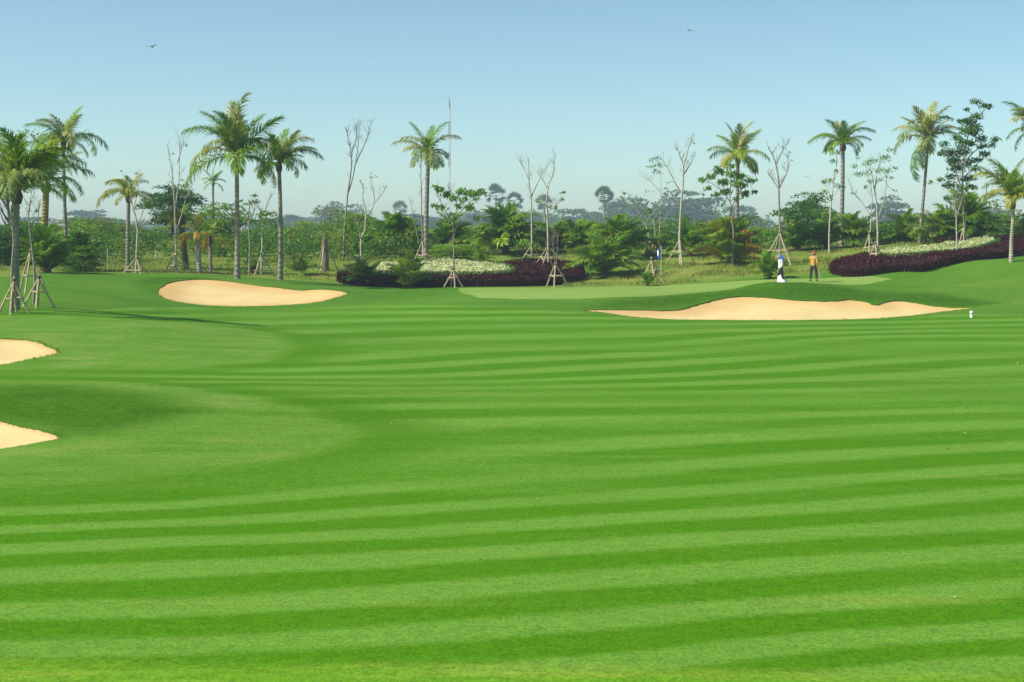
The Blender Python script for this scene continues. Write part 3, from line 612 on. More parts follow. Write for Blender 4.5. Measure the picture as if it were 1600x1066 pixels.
palm('young bright green palm with ringed white trunk beside the right purple hedge', 1580, 92, (1583, 318), [(-61, -40), (-34, -66), (-36, -24), (14, -67), (45, -56), (60, -22), (-45, -4), (55, 12), (-12, -56), (-22, 12), (26, -32), (-50, -52)], .20, .13, 'palm_trunk_pale', mix=('yellow', 'green', 'green'), fill=8, seed=16)

# palms without a trunk yet: fronds straight from the ground
def palm_shrub(label, px, D, w, h, mats=('green', 'dark', 'dark'), n=26, seed=0, name='palm_shrub', flat=0.0):
    q = random.Random(seed*13+1); k = D/F; B = gp(px, D)
    t = thing(name, label, 'palm shrub', B, 'palm shrubs')
    g = Geo(); tube(g, [(0, 0, -.1), (0, 0, .25*h*k*.4), (0, 0, .18*h*k)], [.16*h*k*.6, .13*h*k*.6, .03], 7); g.obj('trunk', [M['bark_dark']], t)
    for i in range(n):
        u = (i+.5)/n; a = i*2.39996+q.uniform(-.3, .3); e = math.radians(72*(1-u)**0.9+4+q.uniform(-8, 8)-flat*20)
        L = math.hypot(w*.66*math.cos(e), h*.92*math.sin(e))*k*q.uniform(.72, 1.12)
        v = Vector((math.cos(a)*math.cos(e), math.sin(a)*math.cos(e), math.sin(e)))*L
        place_frond(t, Vector((math.cos(a)*.05, math.sin(a)*.05, .12*h*k*q.uniform(.2, 1))), v, q.choice(FR[q.choice(mats)]['shrub']), q.uniform(-.5, .5))
    return t
PS = [
 ('dense dark palm shrub beneath the ochre-trunked palm at left', 74, 94, 66, 74, ('dark', 'dark', 'green'), 34),
 ('dark palm shrub under the tall slender left palm', 122, 100, 56, 62, ('dark', 'dark', 'green'), 28),
 ('small fern-like palm on the grass left of the purple hedge end', 470, 103, 48, 24, ('green', 'green'), 16),
 ('palm shrub at the left end of the purple hedge', 567, 97.2, 44, 46, ('dark', 'grey', 'green'), 22),
 ('spiky green palm shrub growing in front of the purple hedge', 640, 95.3, 58, 56, ('green', 'green', 'dark'), 20),
 ('wide dark palm shrub behind the props of the lone palm', 616, 117, 96, 62, ('dark', 'dark', 'green'), 32),
 ('palm shrub left of the lone palm, behind the forked bare sapling', 556, 119, 66, 48, ('dark', 'green'), 24),
 ('dark palm shrub directly behind the spreading leafy sapling', 705, 120, 78, 58, ('dark', 'dark', 'green'), 26),
 ('largest palm shrub behind the cream hedge, below the two far fan palms', 790, 117, 108, 72, ('dark', 'green', 'dark'), 38),
 ('little fan-shaped palm on the grass behind the cream hedge', 755, 110, 36, 27, ('green', 'dark'), 16),
 ('palm shrub behind the bare twin saplings', 868, 119, 66, 48, ('green', 'dark'), 24),
 ('palm shrub between the twin saplings and the big clump', 908, 118, 56, 50, ('dark', 'dark', 'green'), 24),
 ('big bright palm clump on the bank right of the purple hedge', 944, 102, 92, 66, ('green', 'green', 'dark'), 36),
 ('dark palm clump rising behind the big bright clump', 968, 112, 96, 64, ('dark', 'dark', 'green'), 30),
 ('tiny palm at the foot of the bamboo prop near the flag', 1012, 94.5, 30, 26, ('green', 'dark'), 14),
 ('dark palm shrub behind the white-stemmed bare sapling', 1078, 113, 72, 56, ('dark', 'green', 'dark'), 26),
 ('palm clump with golden fronds under the umbrella sapling', 1143, 106, 96, 74, ('green', 'green', 'dark', 'green', 'green', 'dark', 'yellow', 'orange'), 36),
 ('small round palm just left of the person with the white sack', 1202, 94, 48, 42, ('dark', 'green'), 22),
 ('palm shrub behind the bare tree with props, near the person in ochre', 1246, 116, 70, 46, ('dark', 'green'), 24),
 ('palm shrub below the round dark tree', 1290, 116, 64, 42, ('green', 'dark'), 24),
 ('palm shrub below the palm with the bulging trunk', 1335, 117, 76, 50, ('green', 'dark'), 26),
 ('palm shrub behind the left end of the cream border on the right', 1420, 119, 70, 52, ('green', 'dark'), 26),
 ('greyish palm shrub behind the middle of the right cream border', 1462, 114, 70, 50, ('green', 'grey', 'dark'), 28),
 ('large dark palm with arching fronds around the tallest leafy tree', 1512, 114, 104, 80, ('dark', 'dark', 'dark', 'green'), 30),
 ('small palm tuft at the foot of the leafy sapling beside the tall palm', 396, 103, 34, 22, ('dark', 'green'), 14)]
for i, (lb, px, D, w, h, ms, n) in enumerate(PS): palm_shrub(lb, px, D, w, h, ms, int(n*1.5), i+1)

# ------------------------------------------------------------------ leafy trees and bushes
def crown_geo(seed, blobs, per, leaf, squash=1.0, flat=0.0, core=True, wid=.5):
    """unit crown: width 1, height 1, base at 0"""
    r = np.random.default_rng(seed); g = Geo()
    for b in range(blobs):
        while True:
            c = r.uniform(-1, 1, 3)
            if (0.12 < np.linalg.norm(c) < 1) if not flat else (np.hypot(c[0], c[1]) < (1-.5*max(0, c[2])**2)*1.0 and np.linalg.norm(c) > .3): break
        c = c*np.array([.36, .36, .36 if not flat else .40])+[0, 0, .54 if not flat else .46]; rad = r.uniform(.09, .19)
        n = int(per*(rad/.15)**2*r.uniform(.7, 1.2)); d = unit(r.normal(size=(n, 3))); d[:, 2] = np.abs(d[:, 2])*.9-.25
        p = c+d*rad*r.uniform(.55, 1.08, (n, 1))*np.array([1.15, 1.15, .8])
        leaves(g, p, leaf*r.uniform(.6, 1.3, n), .25, wid, 0, 0.1, r)
    return g
def branches_geo(seed, spread=.4, fork=.35):
    r = np.random.default_rng(seed+99); g = Geo(); w = r.uniform(-.02, .02, (4, 2))
    tr = np.array([[0, 0, -.02], [w[0, 0], w[0, 1], .2], [w[1, 0], w[1, 1], .42], [w[2, 0], w[2, 1], .62]]); tube(g, catmull(tr, 4), np.linspace(.028, .012, 13), 6)
    for i in range(9):
        z = r.uniform(.16, .5); a = r.uniform(0, 6.28); s = np.array([np.interp(z, tr[:, 2], tr[:, 0]), np.interp(z, tr[:, 2], tr[:, 1]), z]); l = r.uniform(.2, .38)
        e = s+np.array([math.cos(a)*l*.85, math.sin(a)*l*.85, l*.8]); tube(g, catmull([s, (s+e)/2+[0, 0, -.03], e], 4), np.linspace(.012, .004, 9), 5)
    return g
CROWN = {}
def crown_mesh(kind, v):
    key = (kind, v)
    if key not in CROWN:
        bl, per, lf, wd = {'leaf_far': (48, 62, .058, .7), 'leaf_dark': (70, 110, .040, .55), 'leaf_mid': (64, 90, .044, .5), 'leaf_olive': (56, 70, .044, .45), 'leaf_bright': (60, 90, .045, .5), 'leaf_loose': (34, 70, .038, .45)}[kind.replace('+', '')]
        CROWN[key] = crown_geo(v*31+len(kind), int(bl*(1.5 if '+' in kind else 1)), per, lf, wid=wd, flat=float('+' in kind)).mesh('crown', [M['leaf_mid' if kind == 'leaf_loose' else kind.replace('+', '')]])
    return CROWN[key]
TRUNK = {}
def trunk_mesh(v, mat):
    if (v, mat) not in TRUNK: TRUNK[(v, mat)] = branches_geo(v).mesh('trunk', [M[mat]])
    return TRUNK[(v, mat)]
def leafy(name, label, cat, px, D, top, w, kind, v, group, low=0.06, mat='bark_dark', rot=0.0, zmin=None):
    B = gp(px, D); h = W(px, top, D).z-B.z; ww = w*D/F
    t = thing(name, label, cat, B, group); t.rotation_euler = (0, 0, rot)
    c = link(bpy.data.objects.new('crown', crown_mesh(kind, v)), t); c['kind'] = 'stuff'; c.scale = (ww*1.22, ww*1.22, h*(1-low)*1.12); c.location = (0, 0, h*(low-.06))
    k = link(bpy.data.objects.new('trunk', trunk_mesh(v, mat)), t); k.scale = (ww*.9, ww*.9, h*1.0)
    return t
MT = [ # px, D, top, width, kind, variant, low, label
 (14, 128, 192, 110, 'leaf_loose', 1, .38, 'tall loose-crowned tree rising behind the nearest palm at the left edge'),
 (268, 140, 284, 84, 'leaf_dark', 1, .25, 'dark round-crowned tree behind the bare forked sapling at left'),
 (342, 128, 314, 84, 'leaf_mid', 1, .12, 'leafy tree just left of the tallest palm trunk'),
 (142, 145, 336, 92, 'leaf_olive', 1, .15, 'olive-green tree between the slender palm and the short yellow palm'),
 (186, 150, 348, 72, 'leaf_mid', 2, .1, 'bushy green tree behind the short yellow palm'),
 (232, 152, 352, 70, 'leaf_mid', 3, .05, 'green bush beneath the dark round-crowned tree'),
 (105, 150, 352, 66, 'leaf_dark', 2, .05, 'dark bush behind the slender palm trunk'),
 (22, 112, 344, 84, 'leaf_dark', 3, .03, 'dark bush behind the nearest palm trunk at the left edge'),
 (122, 98.5, 382, 52, 'leaf_mid', 4, .0, 'rounded light-tipped bush at the edge of the mown slope, left'),
 (300, 150, 362, 70, 'leaf_dark', 1, .05, 'dark bush behind the dwarf palms'),
 (400, 155, 356, 76, 'leaf_mid', 2, .05, 'green bush behind the two tall palm trunks'),
 (455, 160, 352, 70, 'leaf_mid', 3, .03, 'green bush right of the grey-fronded palm'),
 (500, 150, 344, 78, 'leaf_mid', 1, .05, 'green bush behind the propped tree stump'),
 (545, 155, 356, 60, 'leaf_dark', 2, .03, 'dark low bush right of the propped stump'),
 (566, 126, 330, 66, 'leaf_bright', 1, .06, 'bright green bushy tree behind the forked bare sapling with sparse leaves'),
 (650, 140, 362, 70, 'leaf_mid', 4, .03, 'green bush behind the lone palm trunk'),
 (1262, 140, 299, 84, 'leaf_dark', 4, .12, 'dense round dark tree behind the two people'),
 (1290, 136, 322, 46, 'leaf_dark', 2, .1, 'smaller dark tree joined to the right of the round dark tree'),
 (1392, 120, 344, 52, 'leaf_bright', 2, .05, 'light green leafy bush behind the twin-stemmed tree on the right'),
 (1010, 128, 350, 70, 'leaf_dark', 3, .03, 'dark bush behind the wooden crate'),
 (1115, 140, 345, 60, 'leaf_dark', 1, .03, 'dark bush left of the palm with drooping fronds'),
 (1195, 138, 352, 56, 'leaf_mid', 2, .03, 'low bush between the umbrella sapling and the bare propped tree'),
 (740, 130, 352, 60, 'leaf_mid', 3, .03, 'green bush between the spreading sapling and the largest palm shrub'),
 (840, 132, 372, 60, 'leaf_mid', 1, .02, 'low bush behind the bare twin saplings'),
 (1555, 135, 352, 60, 'leaf_mid', 4, .03, 'green bush between the tallest leafy tree and the ringed white trunk'),
 (1620, 120, 330, 60, 'leaf_bright', 1, .03, 'bright bush at the right edge behind the ringed palm trunk'),
 (60, 150, 345, 80, 'leaf_mid', 2, .05, 'green bush seen between the two left palm trunks')]
for i, (px, D, top, w, kind, v, low, lb) in enumerate(MT):
    leafy('leafy_tree' if 'tree' in lb.split(' ')[0:4] or low >= .1 else 'leafy_bush', lb, 'tree' if low >= .1 else 'bush', px, D, top, w*(1.45 if low < .1 else 1.1), kind+('+' if low < .1 else ''), v, 'green trees behind the course', low, rot=i*1.3)

# bright clipped low bush behind the cream hedge
leafy('clipped_bush', 'low bright green rounded bush behind the cream hedge', 'bush', 706, 112, 380, 80, 'leaf_bright+', 3, None, 0.0)

# ------------------------------------------------------------------ far trees in the haze
FT = [ (60, 430, 336, 80), (138, 470, 326, 74), (178, 400, 342, 60), (215, 480, 346, 70), (305, 460, 348, 70), (418, 470, 338, 66), (452, 430, 334, 60), (486, 480, 338, 60), (520, 420, 316, 52), (546, 440, 318, 48), (590, 480, 346, 60),
       (640, 420, 332, 50), (676, 460, 336, 60), (742, 470, 330, 70), (838, 450, 330, 76), (902, 430, 322, 72), (930, 470, 330, 60), (980, 410, 306, 84), (1044, 420, 314, 80), (1082, 400, 296, 112), (1160, 430, 316, 64), (1205, 500, 352, 70),
       (1250, 520, 352, 70), (1345, 500, 350, 70), (1386, 380, 304, 64), (1418, 400, 334, 56), (1480, 500, 350, 80), (1553, 430, 322, 64), (1600, 480, 350, 70)]
FL = ['behind the ochre-trunked palm', 'rising right of the tall slender palm trunk', 'left of the short yellow palm', 'behind the short yellow palm', 'between the dwarf palms and the dark round tree', 'between the two tall palm trunks', 'just right of the grey-fronded palm trunk', 'left of the pair of tall hazy trees', 'forming the left of a tall pair before the tall bare sapling', 'forming the right of a tall pair before the tall bare sapling', 'right of the tall bare sapling',
      'left of the lone palm trunk', 'right of the lone palm trunk', 'behind the spreading leafy sapling', 'behind the bare twin saplings', 'right of the bare twin saplings', 'left of the single far fan palm', 'right of the single far fan palm', 'behind the sapling with the crate', 'forming the widest hazy dome, behind the white-stemmed bare sapling', 'behind the palm with drooping lower fronds', 'low on the horizon left of the round dark tree', 'low on the horizon behind the round dark tree',
      'low on the horizon behind the bulging palm trunk', 'tall and pale, right of the twin-stemmed leafy tree', 'lower and pale, left of the leaning palm trunk', 'low on the horizon right of the leaning palm', 'conical and pale, left of the ringed white trunk', 'low on the horizon at the right edge']
for i, (f, lb) in enumerate(zip(FT, FL)):
    leafy('distant_tree', 'hazy blue-green distant tree ' + lb, 'tree', f[0], f[1]*1.75, f[2], f[3]*1.0, 'leaf_far', 1+i % 5, 'distant hazy trees', .10, rot=i*.9)

def fan_palm(label, px, D, cy, rpx, seed):
    r = np.random.default_rng(seed); B = gp(px, D); t = thing('fan_palm', label, 'palm', B, 'distant fan palms')
    top = W(px, cy, D)-B; R = rpx*D/F*1.15
    g = Geo(); tube(g, catmull([Vector((0, 0, 0)), top*.5, top], 5), np.linspace(.55, .36, len(catmull([Vector((0, 0, 0)), top*.5, top], 5))), 6); g.obj('trunk', [M['bark_grey']], t)
    g = Geo()
    for i in range(38):
        a = r.uniform(0, 6.28); e = r.uniform(-1.0, 1.45); d = np.array([math.cos(a)*math.cos(e), math.sin(a)*math.cos(e), math.sin(e)]); c = np.array(top)+d*R*.5
        s = unit(np.cross(d, [0, 0, 1.]+r.normal(size=3)*.3)); n = 9
        for k in range(n):
            b = (k/(n-1)-.5)*2.6; dd = d*math.cos(b)+s*math.sin(b); w = np.cross(unit(np.cross(d, s)), dd)*R*.05
            e1 = c+dd*R*.55+np.array([0, 0, -.06*R*abs(b)]); g.add([c, c+dd*R*.25+w, e1, c+dd*R*.25-w], [[0, 1, 2, 3]])
    g.obj('crown', [M['leaf_far']], t)['kind'] = 'stuff'
fan_palm('hazy far fan palm, taller left one of the pair behind the largest palm shrub', 775, 690, 305, 17, 1)
fan_palm('hazy far fan palm, lower right one of the pair behind the largest palm shrub', 804, 710, 316, 15, 2)
fan_palm('hazy far fan palm behind the bare twin saplings', 851, 740, 318, 14, 3)
fan_palm('single far fan palm with visible trunk, right of the twin saplings', 944, 590, 306, 15, 4)
fan_palm('thin hazy far fan palm left of the lone palm', 625, 730, 326, 12, 5)

# the wood on the horizon, one mass
prof = np.array([(-200, 350), (0, 352), (140, 346), (260, 352), (420, 350), (520, 340), (600, 352), (680, 344), (780, 328), (860, 330), (940, 336), (1000, 322), (1090, 316), (1180, 348), (1240, 357), (1340, 355), (1400, 345), (1440, 356), (1540, 352), (1800, 354)], float)
r = np.random.default_rng(77); n = 900; g = Geo()
px = r.uniform(-200, 1800, n); D = r.uniform(860, 1150, n); ty = np.interp(px, prof[:, 0], prof[:, 1])+r.normal(size=n)*4+4+7*np.sin(px*.11+2*np.sin(px*.031))*np.sin(px*.053+1)
for i in range(n):
    zt = H-(ty[i]-HY)/F*D[i]; R = r.uniform(4.0, 8.0); c = np.array([(px[i]-800)/F*D[i], D[i], max(zt-R*.8, 3)])
    k = 42; d = unit(r.normal(size=(k, 3))); p = c+d*R*np.array([1, 1, .8])*r.uniform(.6, 1.05, (k, 1)); p[:, 2] = np.maximum(p[:, 2], 2.4)
    leaves(g, p, R*r.uniform(.28, .5, k), .25, .75, 0, 0, r)
    if zt > 9:
        p2 = c*np.array([1, 1, 0])+[0, 0, 2.5]+r.uniform(0, 1, (18, 3))*np.array([9, 9, max(zt-R-3, 1)])-[4.5, 4.5, 0]; leaves(g, p2, 3.4, .25, .8, 0, 0, r)
o = g.obj('distant_woodland', [M['leaf_far']]); tag(o, 'hazy mass of far woodland along the horizon', 'woodland', kind='stuff')

# low thicket along the edge of the course, one mass
prof = np.array([(-100, 345), (60, 350), (150, 350), (250, 356), (330, 358), (430, 356), (520, 352), (620, 362), (720, 358), (830, 368), (900, 362), (1000, 362), (1100, 360), (1200, 362), (1300, 354), (1400, 354), (1500, 352), (1700, 345)], float)
r = np.random.default_rng(78); n = 520; g = Geo(); px = r.uniform(-100, 1700, n); D = np.where(px < 630, r.uniform(110, 158, n), r.uniform(119, 170, n)); ty = np.interp(px, prof[:, 0], prof[:, 1])+r.normal(size=n)*10-6*(r.uniform(size=n) < .25)*r.uniform(1, 4, n)+8+6*np.sin(px*.09+1.7*np.sin(px*.041))
for i in range(n):
    x = (px[i]-800)/F*D[i]; zg = tz(x, D[i]); zt = max(H-(ty[i]-HY)/F*D[i], zg+.9); hh = zt-zg; mt = int(r.integers(0, 4)); wr = r.uniform(1.0, 2.6)
    for b in range(int(r.integers(3, 6))):                       # each clump of several rounded boughs
        c = np.array([x, D[i], zg])+np.array([*(r.normal(size=2)*wr*.45), hh*r.uniform(.12, .85)]); R = min(wr*r.uniform(.35, .6), hh*.5+.3); k = int(62*R*R)+16
        d = unit(r.normal(size=(k, 3))); d[:, 2] = np.abs(d[:, 2])-.3; leaves(g, c+d*R*r.uniform(.7, 1.05, (k, 1)), r.uniform(.14, .32, k), .25, .5, mt, 0, r)
o = g.obj('undergrowth', [M['leaf_mid'], M['leaf_dark'], M['leaf_olive'], M['leaf_dark']]); tag(o, 'low green thicket along the far edge of the course', 'undergrowth', kind='stuff')

# ------------------------------------------------------------------ clipped hedges and borders
def hedge(name, label, outline, h, mat, core, n_top, leaf, seed, parent=None, low_mat=None):
    r = np.random.default_rng(seed); poly = smooth_outline([(a, 0, d) for a, d in outline], .25, .06, seed)
    mn, mx = poly.min(0), poly.max(0); o = Vector((*(poly.mean(0)), 0)); o.z = tz(o.x, o.y)
    t = thing(name, label, 'hedge', o)
    def top_h(q, d): return h*(0.9+0.10*np.sin(q[:, 0]*1.7+q[:, 1]*2.1)+.06*np.sin(q[:, 0]*4.1-q[:, 1]*3))*np.sqrt(np.clip(d/.35, .12, 1))
    q = r.uniform(mn, mx, (n_top*4, 2)); d = sdf_poly(q, poly); q = q[d > 0]; d = d[d > 0]
    if len(q) > n_top: q, d = q[:n_top], d[:n_top]
    zz = terrain(q)+top_h(q, d)*np.where(r.uniform(size=len(q)) < .6, r.uniform(.85, 1.08, len(q)), r.uniform(.45, .95, len(q)))
    P = np.column_stack([q, zz])-np.array(o)
    # sides
    m = int(n_top*.9); i = r.integers(0, len(poly), m); s = poly[i]+r.normal(size=(m, 2))*.07; zs = terrain(s)+h*.92*r.uniform(0, 1, m)**.8
    S = np.column_stack([s, zs])-np.array(o)
    g = Geo(); leaves(g, P, leaf*r.uniform(.6, 1.4, len(P)), .45, .55, 0, -.2, r)
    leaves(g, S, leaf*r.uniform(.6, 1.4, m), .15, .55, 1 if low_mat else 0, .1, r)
    g.obj('foliage', [M[mat]] + ([M[low_mat]] if low_mat else []), t)['kind'] = 'stuff'
    inner = smooth_outline([(a, 0, d) for a, d in outline], .5); c = inner.mean(0); tan = np.roll(inner, -1, 0)-np.roll(inner, 1, 0); nor = unit(np.stack([-tan[:, 1], tan[:, 0]], 1))
    A = inner+nor*.14
    if abs(sdf_poly(A, inner)).size and (sdf_poly(A, inner) > 0).mean() < .5: A = inner-nor*.14
    k = len(A); z0 = terrain(A)
    Vc = np.concatenate([np.column_stack([A, z0-.1]), np.column_stack([A, z0+h*.62])])-np.array(o)
    tri = delaunay_2d_cdt([Vector(p) for p in A.tolist()], [(j, (j+1) % k) for j in range(k)], [], 1, 1e-6)
    g = Geo(); j = np.arange(k); j2 = (j+1) % k; g.add(Vc, np.stack([j, j2, j2+k, j+k], 1))
    tv = np.array([tuple(v) for v in tri[0]]); tf = np.array([f for f in tri[2] if len(f) == 3])
    g.add(np.column_stack([tv, terrain(tv)+h*.62])-np.array(o), tf)
    g.obj('inner_core', [M[core]], t)  # one solid dark block filling the hedge behind its leaves
    return t
hedge('purple_hedge', 'dark purple clipped hedge curving in front of the left cream hedge', [(533, 97.8), (575, 96.4), (640, 95.9), (720, 95.8), (800, 96.2), (870, 97.2), (902, 99.5), (910, 102.5), (890, 106), (840, 108), (795, 107.2), (790, 104.8), (806, 102.5), (802, 100.4), (760, 98.9), (680, 98.4), (600, 98.8), (540, 100)], .68, 'leaf_purple', 'hedge_core', 16000, .12, 1)
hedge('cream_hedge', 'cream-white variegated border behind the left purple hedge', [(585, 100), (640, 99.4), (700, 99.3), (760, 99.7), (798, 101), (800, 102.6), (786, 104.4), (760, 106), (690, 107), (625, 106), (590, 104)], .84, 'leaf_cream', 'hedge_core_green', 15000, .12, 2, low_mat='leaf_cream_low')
hedge('purple_hedge', 'long dark purple hedge climbing to the right edge in front of a cream border', [(1300, 94.6), (1318, 93.2), (1345, 92.6), (1400, 93.5), (1440, 93), (1462, 93.8), (1500, 95.3), (1560, 98), (1640, 99.5), (1720, 100), (1720, 104.6), (1620, 104.6), (1560, 103), (1520, 100.3), (1490, 98.3), (1440, 96.3), (1392, 96.2), (1372, 98.2), (1362, 100.6), (1340, 99.6), (1310, 97.2)], .70, 'leaf_purple', 'hedge_core', 17000, .12, 3)
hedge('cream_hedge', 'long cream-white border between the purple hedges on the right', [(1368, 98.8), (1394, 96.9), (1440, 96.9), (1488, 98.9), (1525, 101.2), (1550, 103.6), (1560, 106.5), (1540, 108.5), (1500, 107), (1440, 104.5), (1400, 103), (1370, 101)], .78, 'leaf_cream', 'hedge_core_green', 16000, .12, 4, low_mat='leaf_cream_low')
hedge('purple_hedge', 'narrow purple hedge behind the upper end of the right cream border', [(1478, 109.6), (1520, 109.3), (1556, 108.9), (1572, 106.4), (1610, 105.4), (1720, 106.2), (1720, 111), (1600, 112.6), (1540, 112.8), (1478, 111.8)], .62, 'leaf_purple', 'hedge_core', 8000, .12, 5)

# ------------------------------------------------------------------ saplings
def sapling(label, D, stems, clusters=(), bark='bark_pale', leafm='leaf_sapling', leaf=.20, r0=.065, seed=0, dens=26, name=None, twigs=3, base=None):
    """stems: polylines of pixels (first one starts at the ground); clusters: (px,py,radius px)"""
    q = random.Random(seed*17+5); r = np.random.default_rng(seed+500); k = D/F
    B = gp(stems[0][0][0], D)
    t = thing(name or ('leafy_sapling' if len(clusters) > 6 else 'bare_sapling'), label, 'tree', B, 'young trees')
    ends = []
    for j, s in enumerate(stems):
        y = 0.0; P = []
        for i, (px, py) in enumerate(s):
            if j > 0 and i > 0: y += q.uniform(-.35, .35)
            if j > 0 and i == 0: y = 0.0
            p = W(px, py, D)-B; p.y = y; P.append(p)
        if j == 0: P[0].z = -0.15
        C_ = catmull(P, 5); L = np.linspace(0, 1, len(C_))
        wob = np.cumsum(r.normal(size=(len(C_), 3))*.012, 0); wob -= wob[0]; wob[:, 2] = 0; C_ = C_+wob*np.minimum(1, L[:, None]*3)
        ra = r0*(1.0 if j == 0 else .55); g = Geo(); tube(g, C_, ra*(1-.72*L)+.006, 6)
        for _ in range(twigs*3 + (3 if j == 0 else 0)):
            i = q.randrange(len(C_)//2, len(C_)); a = q.uniform(0, 6.28); l = q.uniform(.35, .9)
            e = C_[i]+np.array([math.cos(a)*l*.55, math.sin(a)*l*.55, l*q.uniform(.5, 1)]); tube(g, catmull([C_[i], (C_[i]+e)/2+[0, 0, -.05], e], 3), np.linspace(ra*.22+.003, .004, 7), 4); ends.append(e)
            for _s in range(2):
                m_ = (C_[i]+e)/2; a2 = q.uniform(0, 6.28); l2 = l*q.uniform(.3, .6); tube(g, [m_, m_+np.array([math.cos(a2)*l2*.5, math.sin(a2)*l2*.5, l2*.7])], [.007, .003], 3)
        ends.append(C_[-1])
        g.obj('trunk' if j == 0 else 'branch', [M[bark]], t)
    for (px, py, rp) in clusters:
        c = np.array(W(px, py, D)-B); c[1] = q.uniform(-.8, .8)*min(1.0, .4+rp*.06); R = rp*k*1.3; n = max(5, int(1.9*dens*(rp/8)**2))
        d = unit(r.normal(size=(n, 3)))*r.uniform(.25, 1, (n, 1)); d[:, 2] *= .55
        g = Geo(); p = c+d*R
        leaves(g, p, leaf*r.uniform(.7, 1.3, n), .35, .42, 0, .5, r)
        near_ = min(ends, key=lambda e: np.linalg.norm(e-c)); g2 = Geo(); tube(g2, catmull([near_, (near_+c)/2+[0, 0, -.08], c], 3), np.linspace(.018, .006, 7), 4); tw = g2.obj('twig', [M[bark]], t)
        o = g.obj('leaf_cluster', [M[leafm]], tw); o['kind'] = 'stuff'
    return t

sapling('spreading sapling with large drooping leaves rising out of the purple hedge', 97, [[(708, 448), (709, 400), (709, 372), (708, 345)], [(709, 354), (694, 325), (680, 296)], [(708, 346), (728, 322), (752, 304)], [(708, 347), (713, 318), (704, 298)]],
        [(680, 292, 6), (688, 297, 8), (698, 304, 9), (710, 310, 8), (722, 300, 11), (738, 303, 10), (752, 301, 9), (690, 325, 8), (735, 325, 9), (716, 322, 7), (678, 322, 5), (745, 342, 6), (698, 352, 6), (688, 345, 5), (706, 336, 5), (726, 312, 8), (745, 312, 6)], leaf=.26, seed=1, bark='bark_grey')
sapling('umbrella-shaped leafy sapling in front of the drooping palm', 104.5, [[(1144, 412), (1146, 370), (1143, 335), (1140, 305)], [(1143, 325), (1155, 300), (1172, 284)], [(1142, 318), (1128, 298), (1108, 284)], [(1140, 305), (1142, 285), (1140, 266)]],
        [(1097, 282, 7), (1112, 276, 8), (1128, 268, 10), (1145, 272, 11), (1160, 276, 10), (1174, 282, 8), (1180, 300, 5), (1166, 303, 9), (1135, 300, 9), (1118, 305, 7), (1108, 294, 6), (1150, 288, 10), (1130, 285, 9), (1141, 260, 7), (1160, 290, 7), (1152, 310, 6), (1120, 262, 4)], leaf=.28, seed=2, bark='bark_grey', leafm='leaf_mid', dens=30)
sapling('tall thin sapling with a small leafy top growing out of the wooden crate', 114, [[(1017, 402), (1014, 370), (1006, 345), (986, 312)], [(1020, 400), (1022, 370), (1020, 330)], [(1028, 401), (1031, 350), (1031, 300), (1030, 258)], [(1031, 300), (1018, 285), (1003, 275)]],
        [(1018, 250, 6), (1026, 248, 6), (1030, 258, 7), (1017, 260, 6), (1024, 266, 6), (1031, 270, 5), (990, 310, 6), (975, 302, 5), (1000, 318, 6), (1012, 300, 4), (1040, 295, 4), (1045, 285, 4), (1054, 340, 6), (1025, 322, 5), (1010, 330, 6), (1045, 350, 6), (985, 325, 4), (1035, 330, 4)], leaf=.2, seed=3, bark='bark_pale', dens=18)
sapling('narrow columnar sapling with leaf tufts, right of the round dark tree', 112, [[(1296, 398), (1296, 360), (1300, 310), (1304, 275), (1308, 240)], [(1300, 310), (1292, 295), (1288, 288)]],
        [(1300, 232, 6), (1308, 238, 6), (1300, 252, 6), (1296, 282, 7), (1308, 290, 6), (1287, 300, 6), (1305, 268, 5), (1318, 292, 4), (1311, 226, 5), (1296, 308, 4), (1290, 284, 5)], leaf=.22, seed=4, bark='bark_pale')
sapling('twin-stemmed tree with a feathery pale green crown and bamboo props on the right', 101, [[(1372, 402), (1371, 350), (1369, 310), (1362, 270), (1360, 252)], [(1358, 398), (1361, 340), (1361, 300), (1352, 262)], [(1360, 336), (1345, 312), (1332, 298), (1326, 280)], [(1371, 345), (1382, 305), (1388, 262)], [(1366, 300), (1372, 270), (1378, 248)]],
        [(1338, 260, 7), (1350, 256, 8), (1364, 252, 8), (1378, 248, 9), (1391, 246, 8), (1392, 234, 6), (1345, 272, 8), (1358, 270, 8), (1372, 266, 9), (1386, 268, 8), (1333, 302, 4), (1396, 298, 4), (1340, 248, 5), (1400, 262, 5), (1358, 283, 6), (1378, 282, 6), (1350, 292, 5), (1395, 278, 5)], leaf=.16, seed=5, dens=24, leafm='leaf_sapling')
